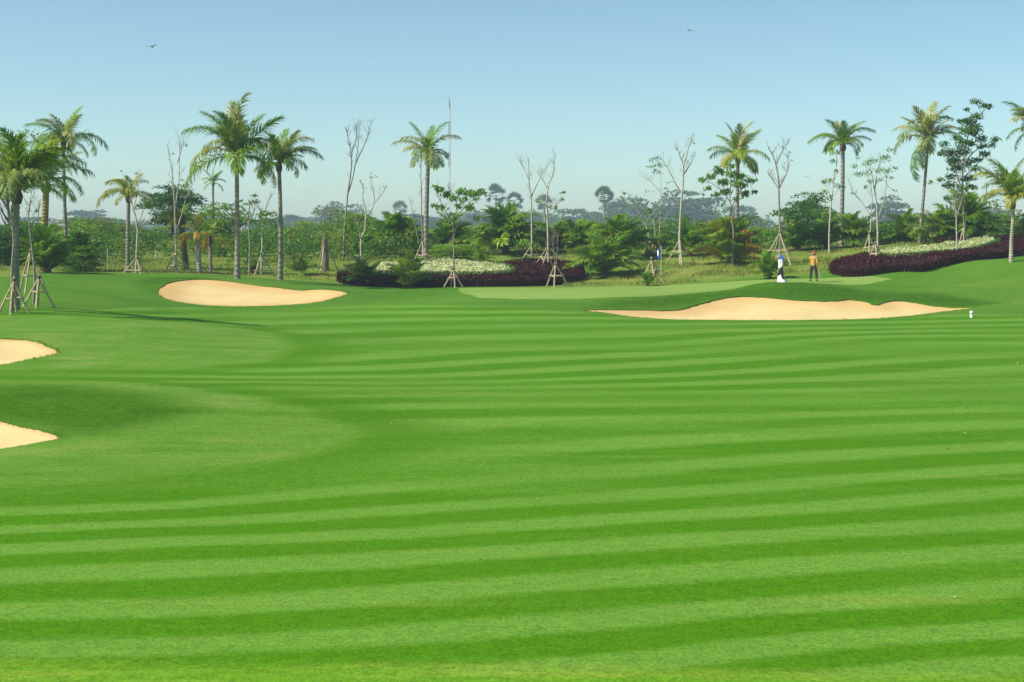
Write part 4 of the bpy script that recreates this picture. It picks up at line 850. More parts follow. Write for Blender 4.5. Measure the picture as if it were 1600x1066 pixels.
sapling('tallest leafy tree on the right, dark open crown behind the cream border', 106, [[(1506, 396), (1507, 350), (1504, 300), (1506, 250), (1518, 185)], [(1504, 300), (1490, 262), (1478, 236)], [(1506, 255), (1525, 235), (1550, 220)], [(1505, 280), (1520, 262), (1540, 244)], [(1511, 215), (1524, 190), (1543, 168)]],
        [(1522, 160, 8), (1532, 166, 6), (1543, 167, 7), (1513, 190, 11), (1526, 182, 9), (1505, 205, 12), (1519, 208, 11), (1536, 217, 9), (1552, 219, 8), (1540, 240, 9), (1487, 238, 13), (1508, 236, 13), (1474, 226, 8), (1498, 262, 13), (1522, 264, 9), (1466, 281, 6), (1486, 290, 11), (1520, 292, 9), (1456, 285, 4), (1478, 310, 7), (1500, 308, 9), (1530, 230, 8), (1492, 216, 8), (1548, 228, 6), (1528, 250, 7), (1508, 280, 9), (1500, 225, 10), (1514, 224, 10), (1494, 250, 11), (1516, 252, 11), (1505, 296, 9), (1490, 275, 9), (1517, 278, 9), (1524, 198, 9), (1500, 190, 6), (1483, 252, 9), (1512, 170, 5), (1470, 240, 6)], leaf=.22, seed=6, bark='bark_grey', leafm='leaf_dark', dens=44, r0=.09, name='leafy_tree')
sapling('small leafy sapling between the two tall palm trunks', 101, [[(389, 434), (390, 390), (388, 350), (389, 318)], [(389, 350), (398, 330), (402, 312)]],
        [(388, 318, 7), (396, 305, 6), (380, 330, 6), (400, 316, 6), (384, 344, 5), (392, 334, 6), (377, 314, 4), (396, 348, 5)], leaf=.2, seed=7, bark='bark_grey')
sapling('propped sapling with dark leaf clumps and bare tip before the grey-fronded palm', 101.5, [[(408, 433), (409, 385), (408, 345), (401, 318)], [(408, 345), (416, 322), (424, 302)]],
        [(404, 338, 7), (413, 333, 8), (424, 334, 7), (397, 345, 5), (432, 346, 5), (438, 353, 4), (416, 342, 5)], leaf=.2, seed=8, bark='bark_pale', leafm='leaf_mid')
sapling('bare whitish sapling with three upright limbs behind the kidney-shaped bunker', 100.5, [[(276, 426), (274, 380), (273, 320), (269, 270), (261, 226)], [(274, 325), (278, 275), (277, 214)], [(275, 365), (283, 332), (291, 306), (300, 286)], [(277, 255), (285, 235), (290, 222)]],
        [(290, 226, 3), (286, 282, 4), (262, 285, 4), (296, 300, 3), (270, 240, 2)], seed=9, leaf=.15)
sapling('forked whitish sapling in front of the short yellow palm', 97, [[(212, 429), (214, 385), (215, 352), (209, 325), (203, 296), (199, 276)], [(215, 354), (223, 334), (228, 308)], [(209, 325), (214, 300), (215, 278)]],
        [(196, 276, 3), (205, 282, 4), (215, 272, 3), (192, 268, 2), (210, 290, 3)], seed=10, leaf=.16, bark='bark_pale')
sapling('tall bare sapling with thin forked limbs standing alone against the sky', 112, [[(536, 398), (539, 350), (543, 305), (549, 262), (548, 235), (541, 198)], [(543, 305), (553, 270), (560, 225), (562, 190)], [(555, 258), (569, 222), (578, 193)], [(549, 240), (556, 215), (557, 196)]], [], seed=11, r0=.075, twigs=5, bark='bark_grey')
sapling('forked bare sapling with a few dark leaves, right of the tall bare sapling', 108, [[(565, 400), (564, 376), (571, 360), (573, 338), (571, 322), (567, 308), (568, 290)], [(564, 376), (560, 356), (552, 330)], [(573, 342), (584, 318), (582, 294), (579, 278)], [(584, 318), (594, 306), (600, 296)]],
        [(562, 282, 2), (566, 288, 2), (602, 291, 2), (580, 277, 3), (587, 275, 2)], seed=12, leaf=.14, dens=20)
sapling('straight bare stick sapling in front of the lone palm', 106, [[(661, 405), (660, 350), (659, 300), (658, 240)], [(655, 380), (648, 350), (641, 312)]], [(658, 262, 2), (655, 300, 2)], seed=13, r0=.05, bark='bark_grey', leaf=.13)
sapling('bare white-stemmed sapling, left one of the twin saplings', 112, [[(831, 403), (831, 350), (830, 312), (826, 282), (825, 248)], [(830, 308), (843, 280), (857, 256)], [(826, 280), (818, 262), (812, 252)]], [], seed=14, r0=.07, twigs=4)
sapling('bare white-stemmed sapling with a few leaves, right one of the twin saplings', 106, [[(857, 420), (857, 360), (857, 300), (866, 268), (869, 240)], [(857, 298), (848, 281), (840, 270)], [(857, 330), (868, 322), (878, 306)], [(857, 325), (848, 318), (841, 312)]],
        [(840, 313, 5), (847, 318, 4), (880, 301, 4), (878, 312, 4), (868, 325, 5), (852, 338, 3)], seed=15, leaf=.22, r0=.07)
sapling('cluster of thin bare stems rising behind the bamboo tripod', 100, [[(868, 436), (866, 405), (862, 372)], [(868, 425), (871, 395), (872, 366)], [(867, 425), (858, 400), (853, 380)], [(868, 425), (866, 390), (867, 350)]], [], seed=16, r0=.03, bark='bark_grey', twigs=3)
sapling('white-stemmed bare sapling with a forked top, right of the flag', 106, [[(1064, 416), (1062, 375), (1064, 315), (1067, 265), (1062, 245), (1055, 230)], [(1064, 302), (1052, 280), (1037, 250)], [(1067, 262), (1074, 235), (1079, 215)], [(1066, 275), (1076, 262), (1083, 246)]], [(1083, 224, 2), (1082, 244, 2)], seed=17, r0=.085, twigs=4, leaf=.13)
sapling('bare propped tree with upright forked limbs behind the person with the sack', 104, [[(1219, 408), (1219, 350), (1218, 296), (1213, 258), (1201, 230)], [(1218, 294), (1229, 268), (1232, 242)], [(1217, 296), (1209, 282), (1201, 272)], [(1213, 256), (1221, 238), (1227, 226)]], [(1238, 250, 2), (1232, 238, 2), (1222, 230, 2)], seed=18, r0=.085, twigs=4, leaf=.14, bark='bark_grey')
sapling('thin pale sapling planted in the right cream border', 98.5, [[(1495, 404), (1495, 360), (1494, 335), (1490, 312)], [(1494, 335), (1499, 322), (1503, 312)]], [(1490, 312, 3), (1500, 318, 3)], seed=19, r0=.05)
sapling('slim sapling trunk tied to the props in front of the nearest palm', 63.2, [[(19, 493), (20, 430), (21, 370), (19, 330), (28, 300)], [(20, 360), (12, 340), (8, 322)]], [(22, 330, 3)], seed=20, r0=.06, bark='bark_grey')
sapling('slim leafless sapling in the second group of props at left', 69, [[(52, 476), (54, 430), (50, 380), (46, 340), (48, 312)], [(50, 372), (56, 345), (58, 326)]], [(50, 330, 3), (58, 330, 3)], seed=21, r0=.06, bark='bark_grey')
sapling('pair of small white dead stems left of the propped stump', 128, [[(463, 408), (462, 392), (464, 372)], [(463, 405), (468, 392), (471, 382)]], [], seed=22, r0=.05, twigs=1)
sapling('thin bare trunk standing far right between palm and leafy tree', 150, [[(1541, 372), (1541, 330), (1541, 284)]], [(1541, 286, 3)], seed=23, r0=.09, bark='bark_grey', twigs=1)

# ------------------------------------------------------------------ wooden props round the young trees
def prop(label, px, D, top, hw, legs=3, bars=(.45,), seed=0, r=.032, tie=True, angs=None, barw=1.0):
    q = random.Random(seed*5+2); k = D/F; B = gp(px, D); Ht = W(px, top, D).z-B.z
    t = thing('tree_prop', label, 'tree prop', B, 'wooden tree props'); Rr = hw*k
    A = angs or [math.pi*2*i/legs+q.uniform(-.25, .25)+.3 for i in range(legs)]
    ft = []
    for a in A:
        x, y = math.cos(a)*Rr, math.sin(a)*Rr; z = tz(B.x+x, B.y+y)-B.z
        f = Vector((x, y, z-.05)); e = Vector((-math.cos(a)*.06, -math.sin(a)*.06, Ht+q.uniform(.02, .14))); ft.append((f, e))
        g = Geo(); m = (f+e)/2+Vector((q.uniform(-.03, .03), q.uniform(-.03, .03), 0)); tube(g, catmull([f, m, e], 4), np.linspace(r*1.1, r*.8, 9), 7); g.obj('leg', [M['pole_wood']], t)
    for b in bars:
        for i in range(len(ft)):
            p = ft[i][0].lerp(ft[i][1], b); s = ft[(i+1) % len(ft)][0].lerp(ft[(i+1) % len(ft)][1], b+q.uniform(-.03, .03)); d = (s-p)*.12*barw
            g = Geo(); tube(g, [p-d, (p+s)/2, s+d], r*.8, 6); g.obj('crossbar', [M['pole_wood']], t)
    if tie:
        g = Geo(); tube(g, [(0, 0, Ht-.06), (0, 0, Ht+.03)], [.085, .085], 8); g.obj('tie', [M['bark_dark']], t)
    return t
PR = [('tall wooden prop around the foot of the nearest palm at the left edge', 22, 63, 437, 24, 4, (.45,)), ('wooden prop right of the nearest palm, with a dark leaning leg', 61, 67, 433, 25, 4, (.52,)), ('taller prop behind, rising between the two left palm trunks', 47, 76, 392, 26, 3, (.42,)),
      ('low prop around the forked sapling beside the short yellow palm', 213, 97, 404, 20, 4, (.2,)), ('wide prop with a low crossbar around the bare whitish sapling', 275, 100.5, 393, 27, 3, (.32,)), ('prop with one long white crossbar at the dark-clumped sapling', 408, 101.5, 397, 22, 3, (.22,)),
      ('pair of long poles leaning on the tree stump', 507, 106, 374, 22, 3, ()), ('prop around the stick sapling in front of the lone palm', 660, 106, 374, 19, 4, (.5,)), ('small prop standing in the front of the purple hedge', 708, 95.2, 420, 16, 4, (.5,)),
      ('slender tripod standing clear in front of the purple hedge end', 868, 94.6, 413, 25, 3, (.48,)), ('wide dark-legged prop behind the purple hedge around the twin sapling', 857, 106, 385, 33, 3, (.5,)), ('prop behind the hedge at the left twin sapling', 830, 111, 384, 24, 3, (.4,)),
      ('prop with splayed legs beside the blue flag', 1018, 96.5, 405, 21, 4, (.5,)), ('prop with one long raking leg at the white-stemmed sapling', 1062, 106, 374, 26, 3, (.5,)), ('broad prop around the bare tree behind the two people', 1218, 104, 363, 30, 4, (.45,)),
      ('prop at the left stem of the twin-stemmed tree', 1358, 99.5, 364, 15, 3, (.5,)), ('prop at the right stem of the twin-stemmed tree, set in the hedge', 1368, 97.4, 380, 18, 3, (.5,)), ('narrow prop around the tallest leafy tree on the right', 1505, 106, 353, 10, 3, ())]
for i, (lb, px, D, top, hw, lg, bars) in enumerate(PR): prop(lb, px, D, top, hw, lg, bars, i+1, r=.044)

# stump held by the leaning poles
B = gp(508, 106); t = thing('tree_stump', 'thick grey-brown tree stump held by leaning poles', 'stump', B)
g = Geo(); hh = W(508, 374, 106).z-B.z; tube(g, catmull([(0, 0, -.1), (.02, 0, hh*.4), (-.03, .02, hh*.8), (-.04, 0, hh)], 4), np.array([.36, .33, .31, .3, .29, .29, .28, .28, .27, .26, .25, .24, .2])*.8, 10); g.obj('stem', [M['bark_brown']], t)

# stakes at the edge of the wood
ST = [('bare wooden stake left of the short yellow palm', 155, 103, 397, .035), ('slim double stake near the left bushes', 168, 108, 388, .03), ('white pipe stake left of the tallest palm', 243, 120, 391, .03), ('white pipe stake right of the tallest palm', 383, 120, 393, .03), ('white stake beside the grey-fronded palm', 443, 122, 393, .03), ('stake at the far left bushes', 140, 118, 398, .05)]
M['white_pipe'] = plain_mat('white_pipe', (.7, .72, .7), .4)
for i, (lb, px, D, top, rr) in enumerate(ST):
    B = gp(px, D); hh = W(px, top, D).z-B.z; g = Geo(); tube(g, [(0, 0, -.2), (.01, 0, hh*.5), (.0, .01, hh*.97), (0, 0, hh)], [rr*1.1, rr, rr*.95, rr*.6], 7)
    o = g.obj('stake', [M['white_pipe' if 'white' in lb else 'pole_wood']]); o.location = B; tag(o, lb, 'stake', 'stakes')

# ------------------------------------------------------------------ crate round the sapling, flag, marker, mast
B = gp(1017, 114); t = thing('wooden_crate', 'open slatted wooden crate guarding the sapling near the flag', 'crate', B)
hw_, hc = 8*114/F, 20*114/F
for sx, sy in ((-1, -1), (1, -1), (-1, 1), (1, 1)):
    g = Geo(); box(g, (sx*hw_, sy*hw_, hc/2), (.07, .07, hc)); g.obj('corner_post', [M['crate_wood']], t)
for f in range(4):
    for z in (.12, .5, .92):
        g = Geo(); a = f*math.pi/2; box(g, (math.cos(a)*(hw_+.05), math.sin(a)*(hw_+.05), z*hc), (.025, hw_*2+.1, .09), 0, a); g.obj('rail', [M['crate_wood']], t)
    for u in (-.5, 0, .5):
        g = Geo(); a = f*math.pi/2; box(g, (math.cos(a)*(hw_+.028)-math.sin(a)*u*hw_, math.sin(a)*(hw_+.028)+math.cos(a)*u*hw_, hc*.5), (.018, .10, hc*.92), 0, a); g.obj('slat', [M['crate_wood']], t)

M['flag_blue'] = plain_mat('flag_blue', (.02, .05, .42), .7); M['flag_white'] = plain_mat('flag_white', (.75, .76, .8), .7); M['yellow_paint'] = plain_mat('yellow_paint', (.62, .60, .30), .5)
D = 98.0; B = gp(1033, D); t = thing('golf_flag', 'blue and white flag drooping on a short pale stick by the prop', 'flag', B); ht = W(1033, 384, D).z-B.z
g = Geo(); tube(g, [(0, 0, -.1), (0, 0, ht)], [.022, .018], 8); g.obj('flagstick', [M['yellow_paint']], t)
def cloth(u0, u1, v0, v1, mat, name):
    g = Geo(); n, m = 9, 9; Vv = []
    for i in range(n):
        for j in range(m):
            u = u0+(u1-u0)*i/(n-1); v = v0+(v1-v0)*j/(m-1); x = -.02-u*.24; z = ht-.03-v*.62-u*.34; y = .06*math.sin(u*7+v*2)*u*1.4
            Vv.append((x+.08*v*u, y, z))
    Fc = [[i*m+j, (i+1)*m+j, (i+1)*m+j+1, i*m+j+1] for i in range(n-1) for j in range(m-1)]; g.add(Vv, Fc)
    o = g.obj(name, [M[mat]], t, True); s = o.modifiers.new('thickness', 'SOLIDIFY'); s.thickness = .004
cloth(0, .62, 0, 1, 'flag_blue', 'blue_field'); cloth(.62, 1.0, 0, .55, 'flag_white', 'white_field'); cloth(.62, 1.0, .55, 1, 'flag_blue', 'blue_corner')

M['white_paint'] = plain_mat('white_paint', (.78, .76, .74), .45, .06); M['grey_band'] = plain_mat('grey_band', (.30, .28, .27), .6)
D = 74.0; B = gp(1518, D); t = thing('distance_marker', 'small white distance marker post standing alone on the fairway edge', 'marker', B)
g = Geo(); tube(g, [(0, 0, -.05), (0, 0, .02), (0, 0, .13), (0, 0, .15)], [.075, .08, .08, .07], 12); g.obj('post', [M['white_paint']], t)
g = Geo(); tube(g, [(0, 0, .145), (0, 0, .175)], [.062, .062], 12); g.obj('band', [M['grey_band']], t)
g = Geo(); tube(g, [(0, 0, .17), (0, 0, .18), (0, 0, .29), (0, 0, .315)], [.06, .085, .085, .05], 12); g.obj('head', [M['white_paint']], t)

M['mast_red'] = plain_mat('mast_red', (.30, .10, .08), .5); M['mast_white'] = plain_mat('mast_white', (.72, .74, .74), .5)
D = 330.0; B = gp(702, D); t = thing('radio_mast', 'very thin red and white radio mast rising behind the lone palm', 'mast', B); ht = W(702, 166, D).z-B.z
for i in range(9):
    g = Geo(); z0, z1 = ht*i/9, ht*(i+1)/9-.01
    for a in (0, 2.094, 4.189): tube(g, [(math.cos(a)*.22, math.sin(a)*.22, z0), (math.cos(a)*.22, math.sin(a)*.22, z1)], .05, 5)
    nb = 7
    for j in range(nb):
        for a in (0, 2.094, 4.189):
            za, zb = z0+(z1-z0)*j/nb, z0+(z1-z0)*(j+1)/nb; tube(g, [(math.cos(a)*.22, math.sin(a)*.22, za), (math.cos(a+2.094)*.22, math.sin(a+2.094)*.22, zb)], .025, 4)
    g.obj('mast_section', [M['mast_red' if i % 2 else 'mast_white']], t)
g = Geo(); tube(g, [(0, 0, ht), (0, 0, ht+2.2)], [.06, .03], 5); tube(g, [(0, 0, ht-.2), (0, 0, ht+1.2)], [.2, .14], 6); g.obj('antenna', [M['grey_band']], t)

# ------------------------------------------------------------------ fallen leaves on the turf
M['dead_leaf'] = plain_mat('dead_leaf', (.55, .48, .24), .7, .3); M['brown_leaf'] = plain_mat('brown_leaf', (.16, .10, .05), .8, .3)
LV = [('pale fallen leaf at the right edge of the fairway', 1592, 569, .24, 'dead_leaf'), ('pale fallen leaf below the white marker', 1465, 590, .18, 'dead_leaf'), ('small cream fallen leaf in the right foreground', 1493, 937, .075, 'dead_leaf'), ('brown twig-like leaf on the right fairway', 1481, 703, .14, 'brown_leaf'), ('small yellow leaf midway up the right fairway', 1508, 678, .12, 'dead_leaf'), ('tiny dark leaf at the bottom of the picture, right of centre', 1207, 1028, .045, 'brown_leaf'), ('tiny brown leaf at the bottom of the picture, left of centre', 689, 1011, .05, 'brown_leaf'), ('small pale leaf left of the middle of the fairway', 611, 663, .11, 'dead_leaf'), ('small dark leaf on the right fairway near the edge', 1512, 639, .16, 'brown_leaf')]
for i, (lb, px, py, s, m) in enumerate(LV):
    D = float(ray_ground(px, py)); B = gp(px, D); g = Geo(); q = random.Random(i); n = 7; Vv = []
    for j in range(n):
        u = j/(n-1); w = .26*math.sin(math.pi*min(1, u*1.02))**.8; z = .06*math.sin(u*3+.4)+.03
        Vv += [((u-.5), -w, z+.08*w/.26), ((u-.5), 0, z), ((u-.5), w, z+.10*w/.26)]
    Vv = np.array(Vv)*s*.7; Fc = [[j*3+a, (j+1)*3+a, (j+1)*3+a+1, j*3+a+1] for j in range(n-1) for a in (0, 1)]; g.add(Vv, Fc)
    o = g.obj('fallen_leaf', [M[m]], None, True); o.location = B+Vector((0, 0, .012)); o.rotation_euler = (0, 0, q.uniform(-.5, .5)); sm = o.modifiers.new('t', 'SOLIDIFY'); sm.thickness = .003
    tag(o, lb, 'leaf', 'fallen leaves')

# ------------------------------------------------------------------ birds
M['feather'] = plain_mat('feather', (.34, .37, .38), .7)
def bird(label, px, py, D, span, bank, flap, seed):
    t = thing('bird', label, 'bird', W(px, py, D), 'birds in flight'); s = span/2; t.rotation_euler = (0, bank, random.Random(seed).uniform(-.4, .4))
    g = Geo(); y = np.array([-.42, -.34, -.22, 0, .2, .36, .5])*s*1.1; rr = np.array([.01, .05, .075, .11, .10, .05, .02])*s; tube(g, [(0, a, .02*math.sin(i)) for i, a in enumerate(y)], rr, 8)
    tube(g, [(0, y[0], 0), (0, y[0]-.08*s, -.01*s)], [.015*s, .002], 5); g.add(np.array([(-.02, .45, 0), (.02, .45, 0), (.1, .8, .0), (0, .75, .03), (-.1, .8, .0)])*s, [[0, 1, 2, 3], [0, 3, 4, 0]][:1]); g.add(np.array([(-.02, .45, 0), (0, .75, .03), (-.1, .8, 0)])*s, [[0, 1, 2]]); g.obj('body', [M['feather']], t, True)
    for sd in (-1, 1):
        g = Geo(); Vv = []; us = np.linspace(0, 1, 8)
        for u in us:
            x = sd*(.06+.94*u)*s; z = s*(math.sin(u*1.7)*flap-.16*u*u); c = .34*(1-u**2.2)*s+.02*s; yb = -.12*s+.22*u*u*s
            Vv += [(x, yb, z), (x, yb+c*.45, z+.025*s), (x, yb+c, z)]
        g.add(Vv, [[i*3+a, (i+1)*3+a, (i+1)*3+a+1, i*3+a+1] for i in range(7) for a in (0, 1)]); o = g.obj('wing', [M['feather']], t, True); m = o.modifiers.new('t', 'SOLIDIFY'); m.thickness = .012
bird('dark bird gliding high in the upper left sky', 237, 73, 130, 1.2, -.12, .30, 1)
bird('dark bird gliding high in the upper right sky', 1079, 48, 150, 1.0, .18, .28, 2)
bird('tiny bird above the radio mast', 700, 153, 170, .75, .1, .2, 3)
bird('bird flying low between the round dark tree and the bulging-trunk palm', 1262, 276, 150, .85, -.1, .22, 4)
bird('tiny speck of a bird above the right palms', 1308, 146, 190, .5, .0, .3, 5)
bird('tiny speck of a bird left of centre in the sky', 585, 88, 190, .5, .0, .3, 6)

# ------------------------------------------------------------------ the two people
M['skin'] = plain_mat('skin', (.32, .19, .12), .55); M['ochre_cloth'] = plain_mat('ochre_cloth', (.48, .27, .035), .85, .12); M['dark_cloth'] = plain_mat('dark_cloth', (.018, .022, .022), .85, .25); M['pink_cloth'] = plain_mat('pink_cloth', (.62, .07, .09), .8); M['cap_white'] = plain_mat('cap_white', (.62, .50, .45), .8)
M['blue_cloth'] = plain_mat('blue_cloth', (.03, .16, .62), .8); M['grey_cloth'] = plain_mat('grey_cloth', (.55, .57, .58), .85, .12); M['sack'] = plain_mat('sack', (.72, .70, .62), .8, .06); M['shoe'] = plain_mat('shoe', (.03, .03, .03), .6); M['hair'] = plain_mat('hair', (.01, .008, .007), .6); M['eye'] = plain_mat('eye', (.02, .015, .01), .3)
def skin_obj(name, V, E, R, mat, parent, sub=2, root=0):
    me = bpy.data.meshes.new(name); me.from_pydata([tuple(v) for v in V], E, []); me.materials.append(M[mat]); o = link(bpy.data.objects.new(name, me), parent)
    sk = o.modifiers.new('skin', 'SKIN'); sk.use_smooth_shade = True
    if not me.skin_vertices: bpy.context.view_layer.update()
    for i, r_ in enumerate(R):
        d = me.skin_vertices[0].data[i]; d.radius = (r_, r_) if not isinstance(r_, tuple) else r_; d.use_root = (i == root)
    s = o.modifiers.new('sub', 'SUBSURF'); s.levels = sub; s.render_levels = sub
    return o
def chain(name, P, R, mat, parent, sub=1): return skin_obj(name, P, [(i, i+1) for i in range(len(P)-1)], R, mat, parent, sub)

def person(label, px, D, rz, arms, legs, cloth):
    """figure 1.62 m tall, facing -Y before it is turned"""
    B = gp(px, D); t = thing('person', label, 'person', B); t.rotation_euler = (0, 0, rz)
    L, Rg = legs
    V = [(0, 0, .90), (0, .0, 1.08), (0, -.01, 1.26), (0, -.01, 1.36), (0, -.02, 1.42), (0, -.03, 1.50), (0, -.035, 1.57)]; Rr = [(.15, .11), (.13, .10), (.15, .11), (.10, .08), (.05, .05), (.075, .09), (.065, .08)]
    E = [(0, 1), (1, 2), (2, 3), (3, 4), (4, 5), (5, 6)]
    def add(lst, rad, frm):
        p = frm
        for v, r_ in zip(lst, rad): V.append(v); Rr.append(r_); E.append((p, len(V)-1)); p = len(V)-1
    for leg in (L, Rg): add(leg, [.085, .058, .04, .035], 0)
    hands = []
    for arm in arms: add(arm, [.062, .045, .032, .026], 3); hands.append((Vector(arm[-2]), Vector(arm[-1])))
    body = skin_obj('body', V, E, Rr, 'skin', t)
    for w_, h_ in hands:                         # palm and five fingers
        d = (h_-w_).normalized(); s = d.cross(Vector((0, 1, 0))); s = s.normalized() if s.length > .1 else Vector((1, 0, 0)); nrm = d.cross(s)
        for k, (o_, ln) in enumerate(((-.030, .060), (-.010, .072), (.010, .068), (.028, .055))):
            b = h_+d*.03+s*o_; chain('finger', [b, b+d*ln*.5+nrm*.006, b+d*ln*.8+nrm*.022], [.009, .0085, .007], 'skin', body)
        b = h_-s*.03; chain('finger', [b, b-s*.022+d*.02, b-s*.02+d*.045], [.010, .009, .008], 'skin', body)
    # clothing: trousers, shirt
    V2 = [(0, 0, 1.0), (0, 0, .88)]; R2 = [(.15, .115), (.158, .123)]; E2 = [(0, 1)]
    for leg in (L, Rg):
        p = 1
        for v, r_ in zip(leg[:3], (.105, .078, .065)): V2.append(v); R2.append(r_); E2.append((p, len(V2)-1)); p = len(V2)-1
    skin_obj('trousers', V2, E2, R2, cloth['legs'], t)
    V3 = [(0, 0, .79), (0, 0, .98), (0, -.01, 1.24), (0, -.01, 1.365)]; R3 = [(.185, .145), (.17, .135), (.175, .135), (.125, .10)]; E3 = [(0, 1), (1, 2), (2, 3)]
    for arm in arms:
        p = 3
        for v, r_ in zip(arm[:3], (.082, .064, .048)): V3.append(v); R3.append(r_); E3.append((p, len(V3)-1)); p = len(V3)-1
    skin_obj('shirt', V3, E3, R3, cloth['top'], t)
    for leg in (L, Rg):
        a = Vector(leg[-1]); chain('shoe', [a+Vector((0, .07, -.015)), a+Vector((0, -.02, -.005)), a+Vector((0, -.16, -.02))], [.042, .045, .034], 'shoe', t)
    for sx in (-1, 1):
        g = Geo(); tube(g, [(sx*.032, -.118, 1.535), (sx*.032, -.124, 1.535)], [.011, .008], 8); g.obj('eye', [M['eye']], body)
        g = Geo(); tube(g, [(sx*.078, -.02, 1.50), (sx*.088, -.012, 1.53), (sx*.08, -.01, 1.555)], [.012, .02, .010], 6); g.obj('ear', [M['skin']], body)
    g = Geo(); tube(g, [(0, -.112, 1.54), (0, -.14, 1.505), (0, -.115, 1.495)], [.010, .015, .006], 6); g.obj('nose', [M['skin']], body)
    g = Geo(); tube(g, [(-.025, -.112, 1.468), (0, -.118, 1.466), (.025, -.112, 1.468)], [.004, .007, .004], 6); g.obj('mouth', [M['pink_cloth']], body)
    return t, B
def dome(g, c, rx, ry, rz_, z0=0.0, rings=5, seg=14, m=0):
    Vv = []; 
    for i in range(rings+1):
        a = i/rings*math.pi/2
        for j in range(seg): b = j/seg*2*math.pi; Vv.append((c[0]+rx*math.cos(a)*math.cos(b), c[1]+ry*math.cos(a)*math.sin(b), c[2]+rz_*math.sin(a)))
    g.add(Vv, [[i*seg+j, i*seg+(j+1) % seg, (i+1)*seg+(j+1) % seg, (i+1)*seg+j] for i in range(rings) for j in range(seg)], m)
def visor(g, c, w, l, ang0=-math.pi/2):
    Vv = []; n = 9
    for i in range(n):
        a = ang0+(i/(n-1)-.5)*2.2
        Vv += [(c[0]+w*.9*math.cos(a), c[1]+w*math.sin(a), c[2]), (c[0]+(w*.9+l*.4)*math.cos(a)*1.0, c[1]+(w+l)*math.sin(a), c[2]-.02), (c[0]+(w*.9+l*.4)*math.cos(a), c[1]+(w+l)*math.sin(a), c[2]-.032), (c[0]+w*.9*math.cos(a), c[1]+w*math.sin(a), c[2]-.015)]
    g.add(Vv, [[i*4+k, (i+1)*4+k, (i+1)*4+(k+1) % 4, i*4+(k+1) % 4] for i in range(n-1) for k in range(4)])

# person in ochre, seen from behind, turned a little to the left, legs apart, right hand on a stick
rz = math.radians(150)
legs = ([(-.10, 0, .80), (-.16, -.02, .46), (-.20, .03, .12), (-.205, .02, .06)], [(.10, 0, .80), (.15, -.03, .46), (.17, .03, .12), (.175, .02, .06)])
arms = ([(.17, -.01, 1.33), (.21, -.10, 1.08), (.12, -.24, 1.00), (.08, -.28, .99)], [(-.17, -.01, 1.33), (-.24, .03, 1.06), (-.27, -.02, .84), (-.28, -.03, .76)])
man, MB = person('person in ochre shirt and pink cap standing on the green with a stick', 1271, 90.5, rz, arms, legs, dict(top='ochre_cloth', legs='dark_cloth'))
g = Geo(); dome(g, (0, -.03, 1.545), .10, .115, .105); visor(g, (0, -.03, 1.55), .10, .10); g.obj('cap', [M['pink_cloth']], man, True)
man.scale = (1.06, 1.06, 1.06)
Rm = Matrix.Rotation(rz, 4, 'Z'); hd = MB+(Rm @ Vector((-.28, -.03, .745)))*1.06
foot = Vector((hd.x+.12, hd.y-.12, 0)); foot.z = tz(foot.x, foot.y)
o_ = thing('walking_stick', 'thin stick held upright by the person in ochre', 'stick', foot)
g = Geo(); tube(g, [Vector((0, 0, -.02)), (hd-foot)*.5, (hd-foot)*1.06], [.014, .016, .018], 7); g.obj('shaft', [M['pole_wood']], o_)
g = Geo(); tube(g, [(hd-foot)*1.06, (hd-foot)*1.06+Vector((-.03, .0, .05)), (hd-foot)*1.06+Vector((-.09, 0, .05))], [.018, .018, .015], 7); g.obj('handle', [M['pole_wood']], o_)

# person walking left with a white sack, blue hood, pale shirt
rz = math.radians(-80)
legs = ([(-.09, 0, .80), (-.10, -.10, .46), (-.10, -.06, .12), (-.10, -.08, .06)], [(.09, 0, .80), (.10, .04, .46), (.10, .14, .12), (.10, .13, .06)])
arms = ([(.16, -.01, 1.33), (.21, .03, 1.07), (.20, -.10, .88), (.19, -.14, .82)], [(-.16, -.01, 1.33), (-.22, .02, 1.08), (-.21, -.06, .87), (-.20, -.08, .80)])
wom, WB = person('person in blue headscarf and pale shirt walking with a white sack', 1220, 88, rz, arms, legs, dict(top='grey_cloth', legs='dark_cloth'))
g = Geo(); dome(g, (0, -.02, 1.53), .105, .12, .115)
n = 14; Vv = []
for i in range(6):
    f = i/5; w = .105+.075*f**1.5
    for j in range(n):
        a = math.radians(-30)+(j/(n-1))*math.radians(240); Vv.append((w*math.cos(a)*1.0, -.02+(w+.015+.04*f)*math.sin(a)+.02*f, 1.53-.20*f+.006*math.sin(j*2.1)))
g.add(Vv, [[i*n+j, i*n+j+1, (i+1)*n+j+1, (i+1)*n+j] for i in range(5) for j in range(n-1)]); o = g.obj('headscarf', [M['blue_cloth']], wom, True); m = o.modifiers.new('t', 'SOLIDIFY'); m.thickness = .012
g = Geo(); visor(g, (0, -.03, 1.555), .10, .09); g.obj('cap_visor', [M['cap_white']], wom, True)
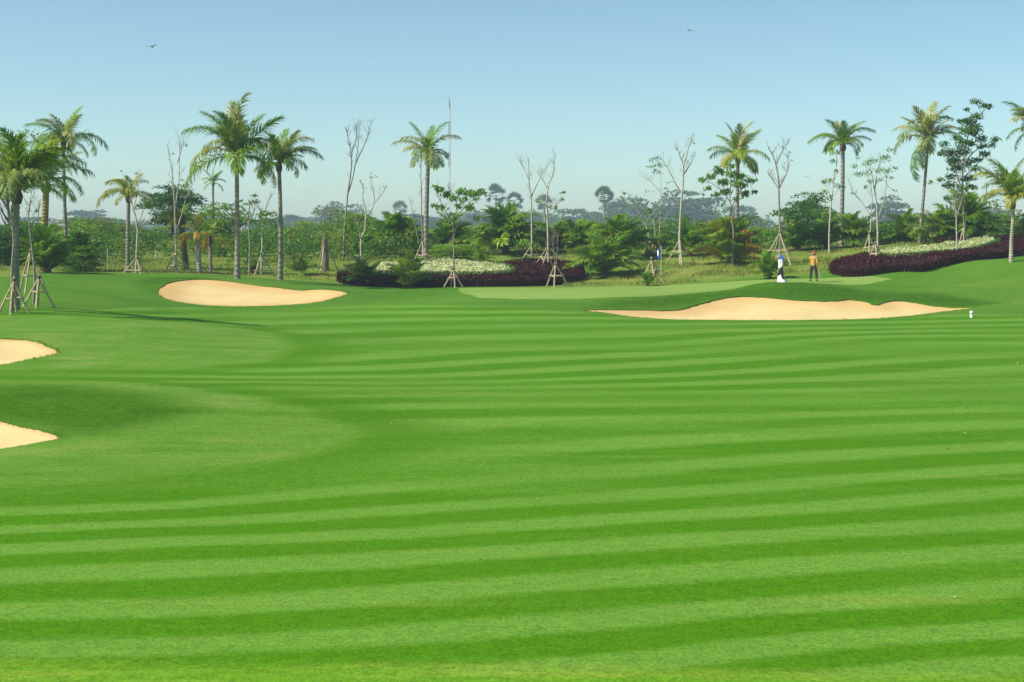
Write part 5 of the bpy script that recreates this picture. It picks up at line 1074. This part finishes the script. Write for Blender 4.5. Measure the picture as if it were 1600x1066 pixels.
# sack: gathered at the hand, spreading to the turf with folds
hd = WB+Matrix.Rotation(rz, 4, 'Z') @ Vector((-.20, -.08, .74))
sp = Vector((WB.x+.10, hd.y-.22, 0)); sp.z = tz(sp.x, sp.y); t = thing('white_sack', 'large white cloth sack dragged beside the person in the blue headscarf', 'sack', sp)
g = Geo(); n = 36; hs = hd.z-sp.z-.02; Vv = []
prof_s = [(0, .02), (.02, .26), (.10, .265), (.3, .21), (.55, .14), (.8, .08), (.93, .045), (.97, .06), (1.02, .085)]
for f, rr in prof_s:
    for j in range(n):
        a = j/n*2*math.pi; fold = 1+.13*math.sin(a*5+.7+f*2)*min(1, f*6+.2)+.05*math.sin(a*11+f*4)
        Vv.append((rr*math.cos(a)*fold*1.05+(hd.x-sp.x)*f, rr*math.sin(a)*fold*.8+(hd.y-sp.y)*f, hs*f+(.02 if f == 0 else 0)))
g.add(Vv, [[i*n+j, i*n+(j+1) % n, (i+1)*n+(j+1) % n, (i+1)*n+j] for i in range(len(prof_s)-1) for j in range(n)]); g.obj('cloth', [M['sack']], t, True)
g = Geo(); tube(g, [Vector((hd.x-sp.x, hd.y-sp.y, 1))*.95+Vector((0, 0, hs*.94-.95-.012)), Vector((hd.x-sp.x, hd.y-sp.y, 1))*.95+Vector((0, 0, hs*.94-.95+.012))], [.056, .056], 10); g.obj('tie', [M['pole_wood']], t)

# ------------------------------------------------------------------ the hazy air
g = Geo(); box(g, (0, 650, 19), (3000, 1700, 44)); haze = g.obj('haze', []); haze['kind'] = 'stuff'; tag(haze, 'pale blue morning haze in the air over the whole course', 'haze')
hm = bpy.data.materials.new('haze_air'); hm.use_nodes = True; hn = hm.node_tree.nodes; hn.clear()
ho = hn.new('ShaderNodeOutputMaterial'); pv = hn.new('ShaderNodeVolumePrincipled'); pv.inputs['Color'].default_value = (.68, .85, 1.0, 1); pv.inputs['Density'].default_value = 0.00042; pv.inputs['Anisotropy'].default_value = 0.0
hm.node_tree.links.new(pv.outputs[0], ho.inputs['Volume']); haze.data.materials.append(hm)
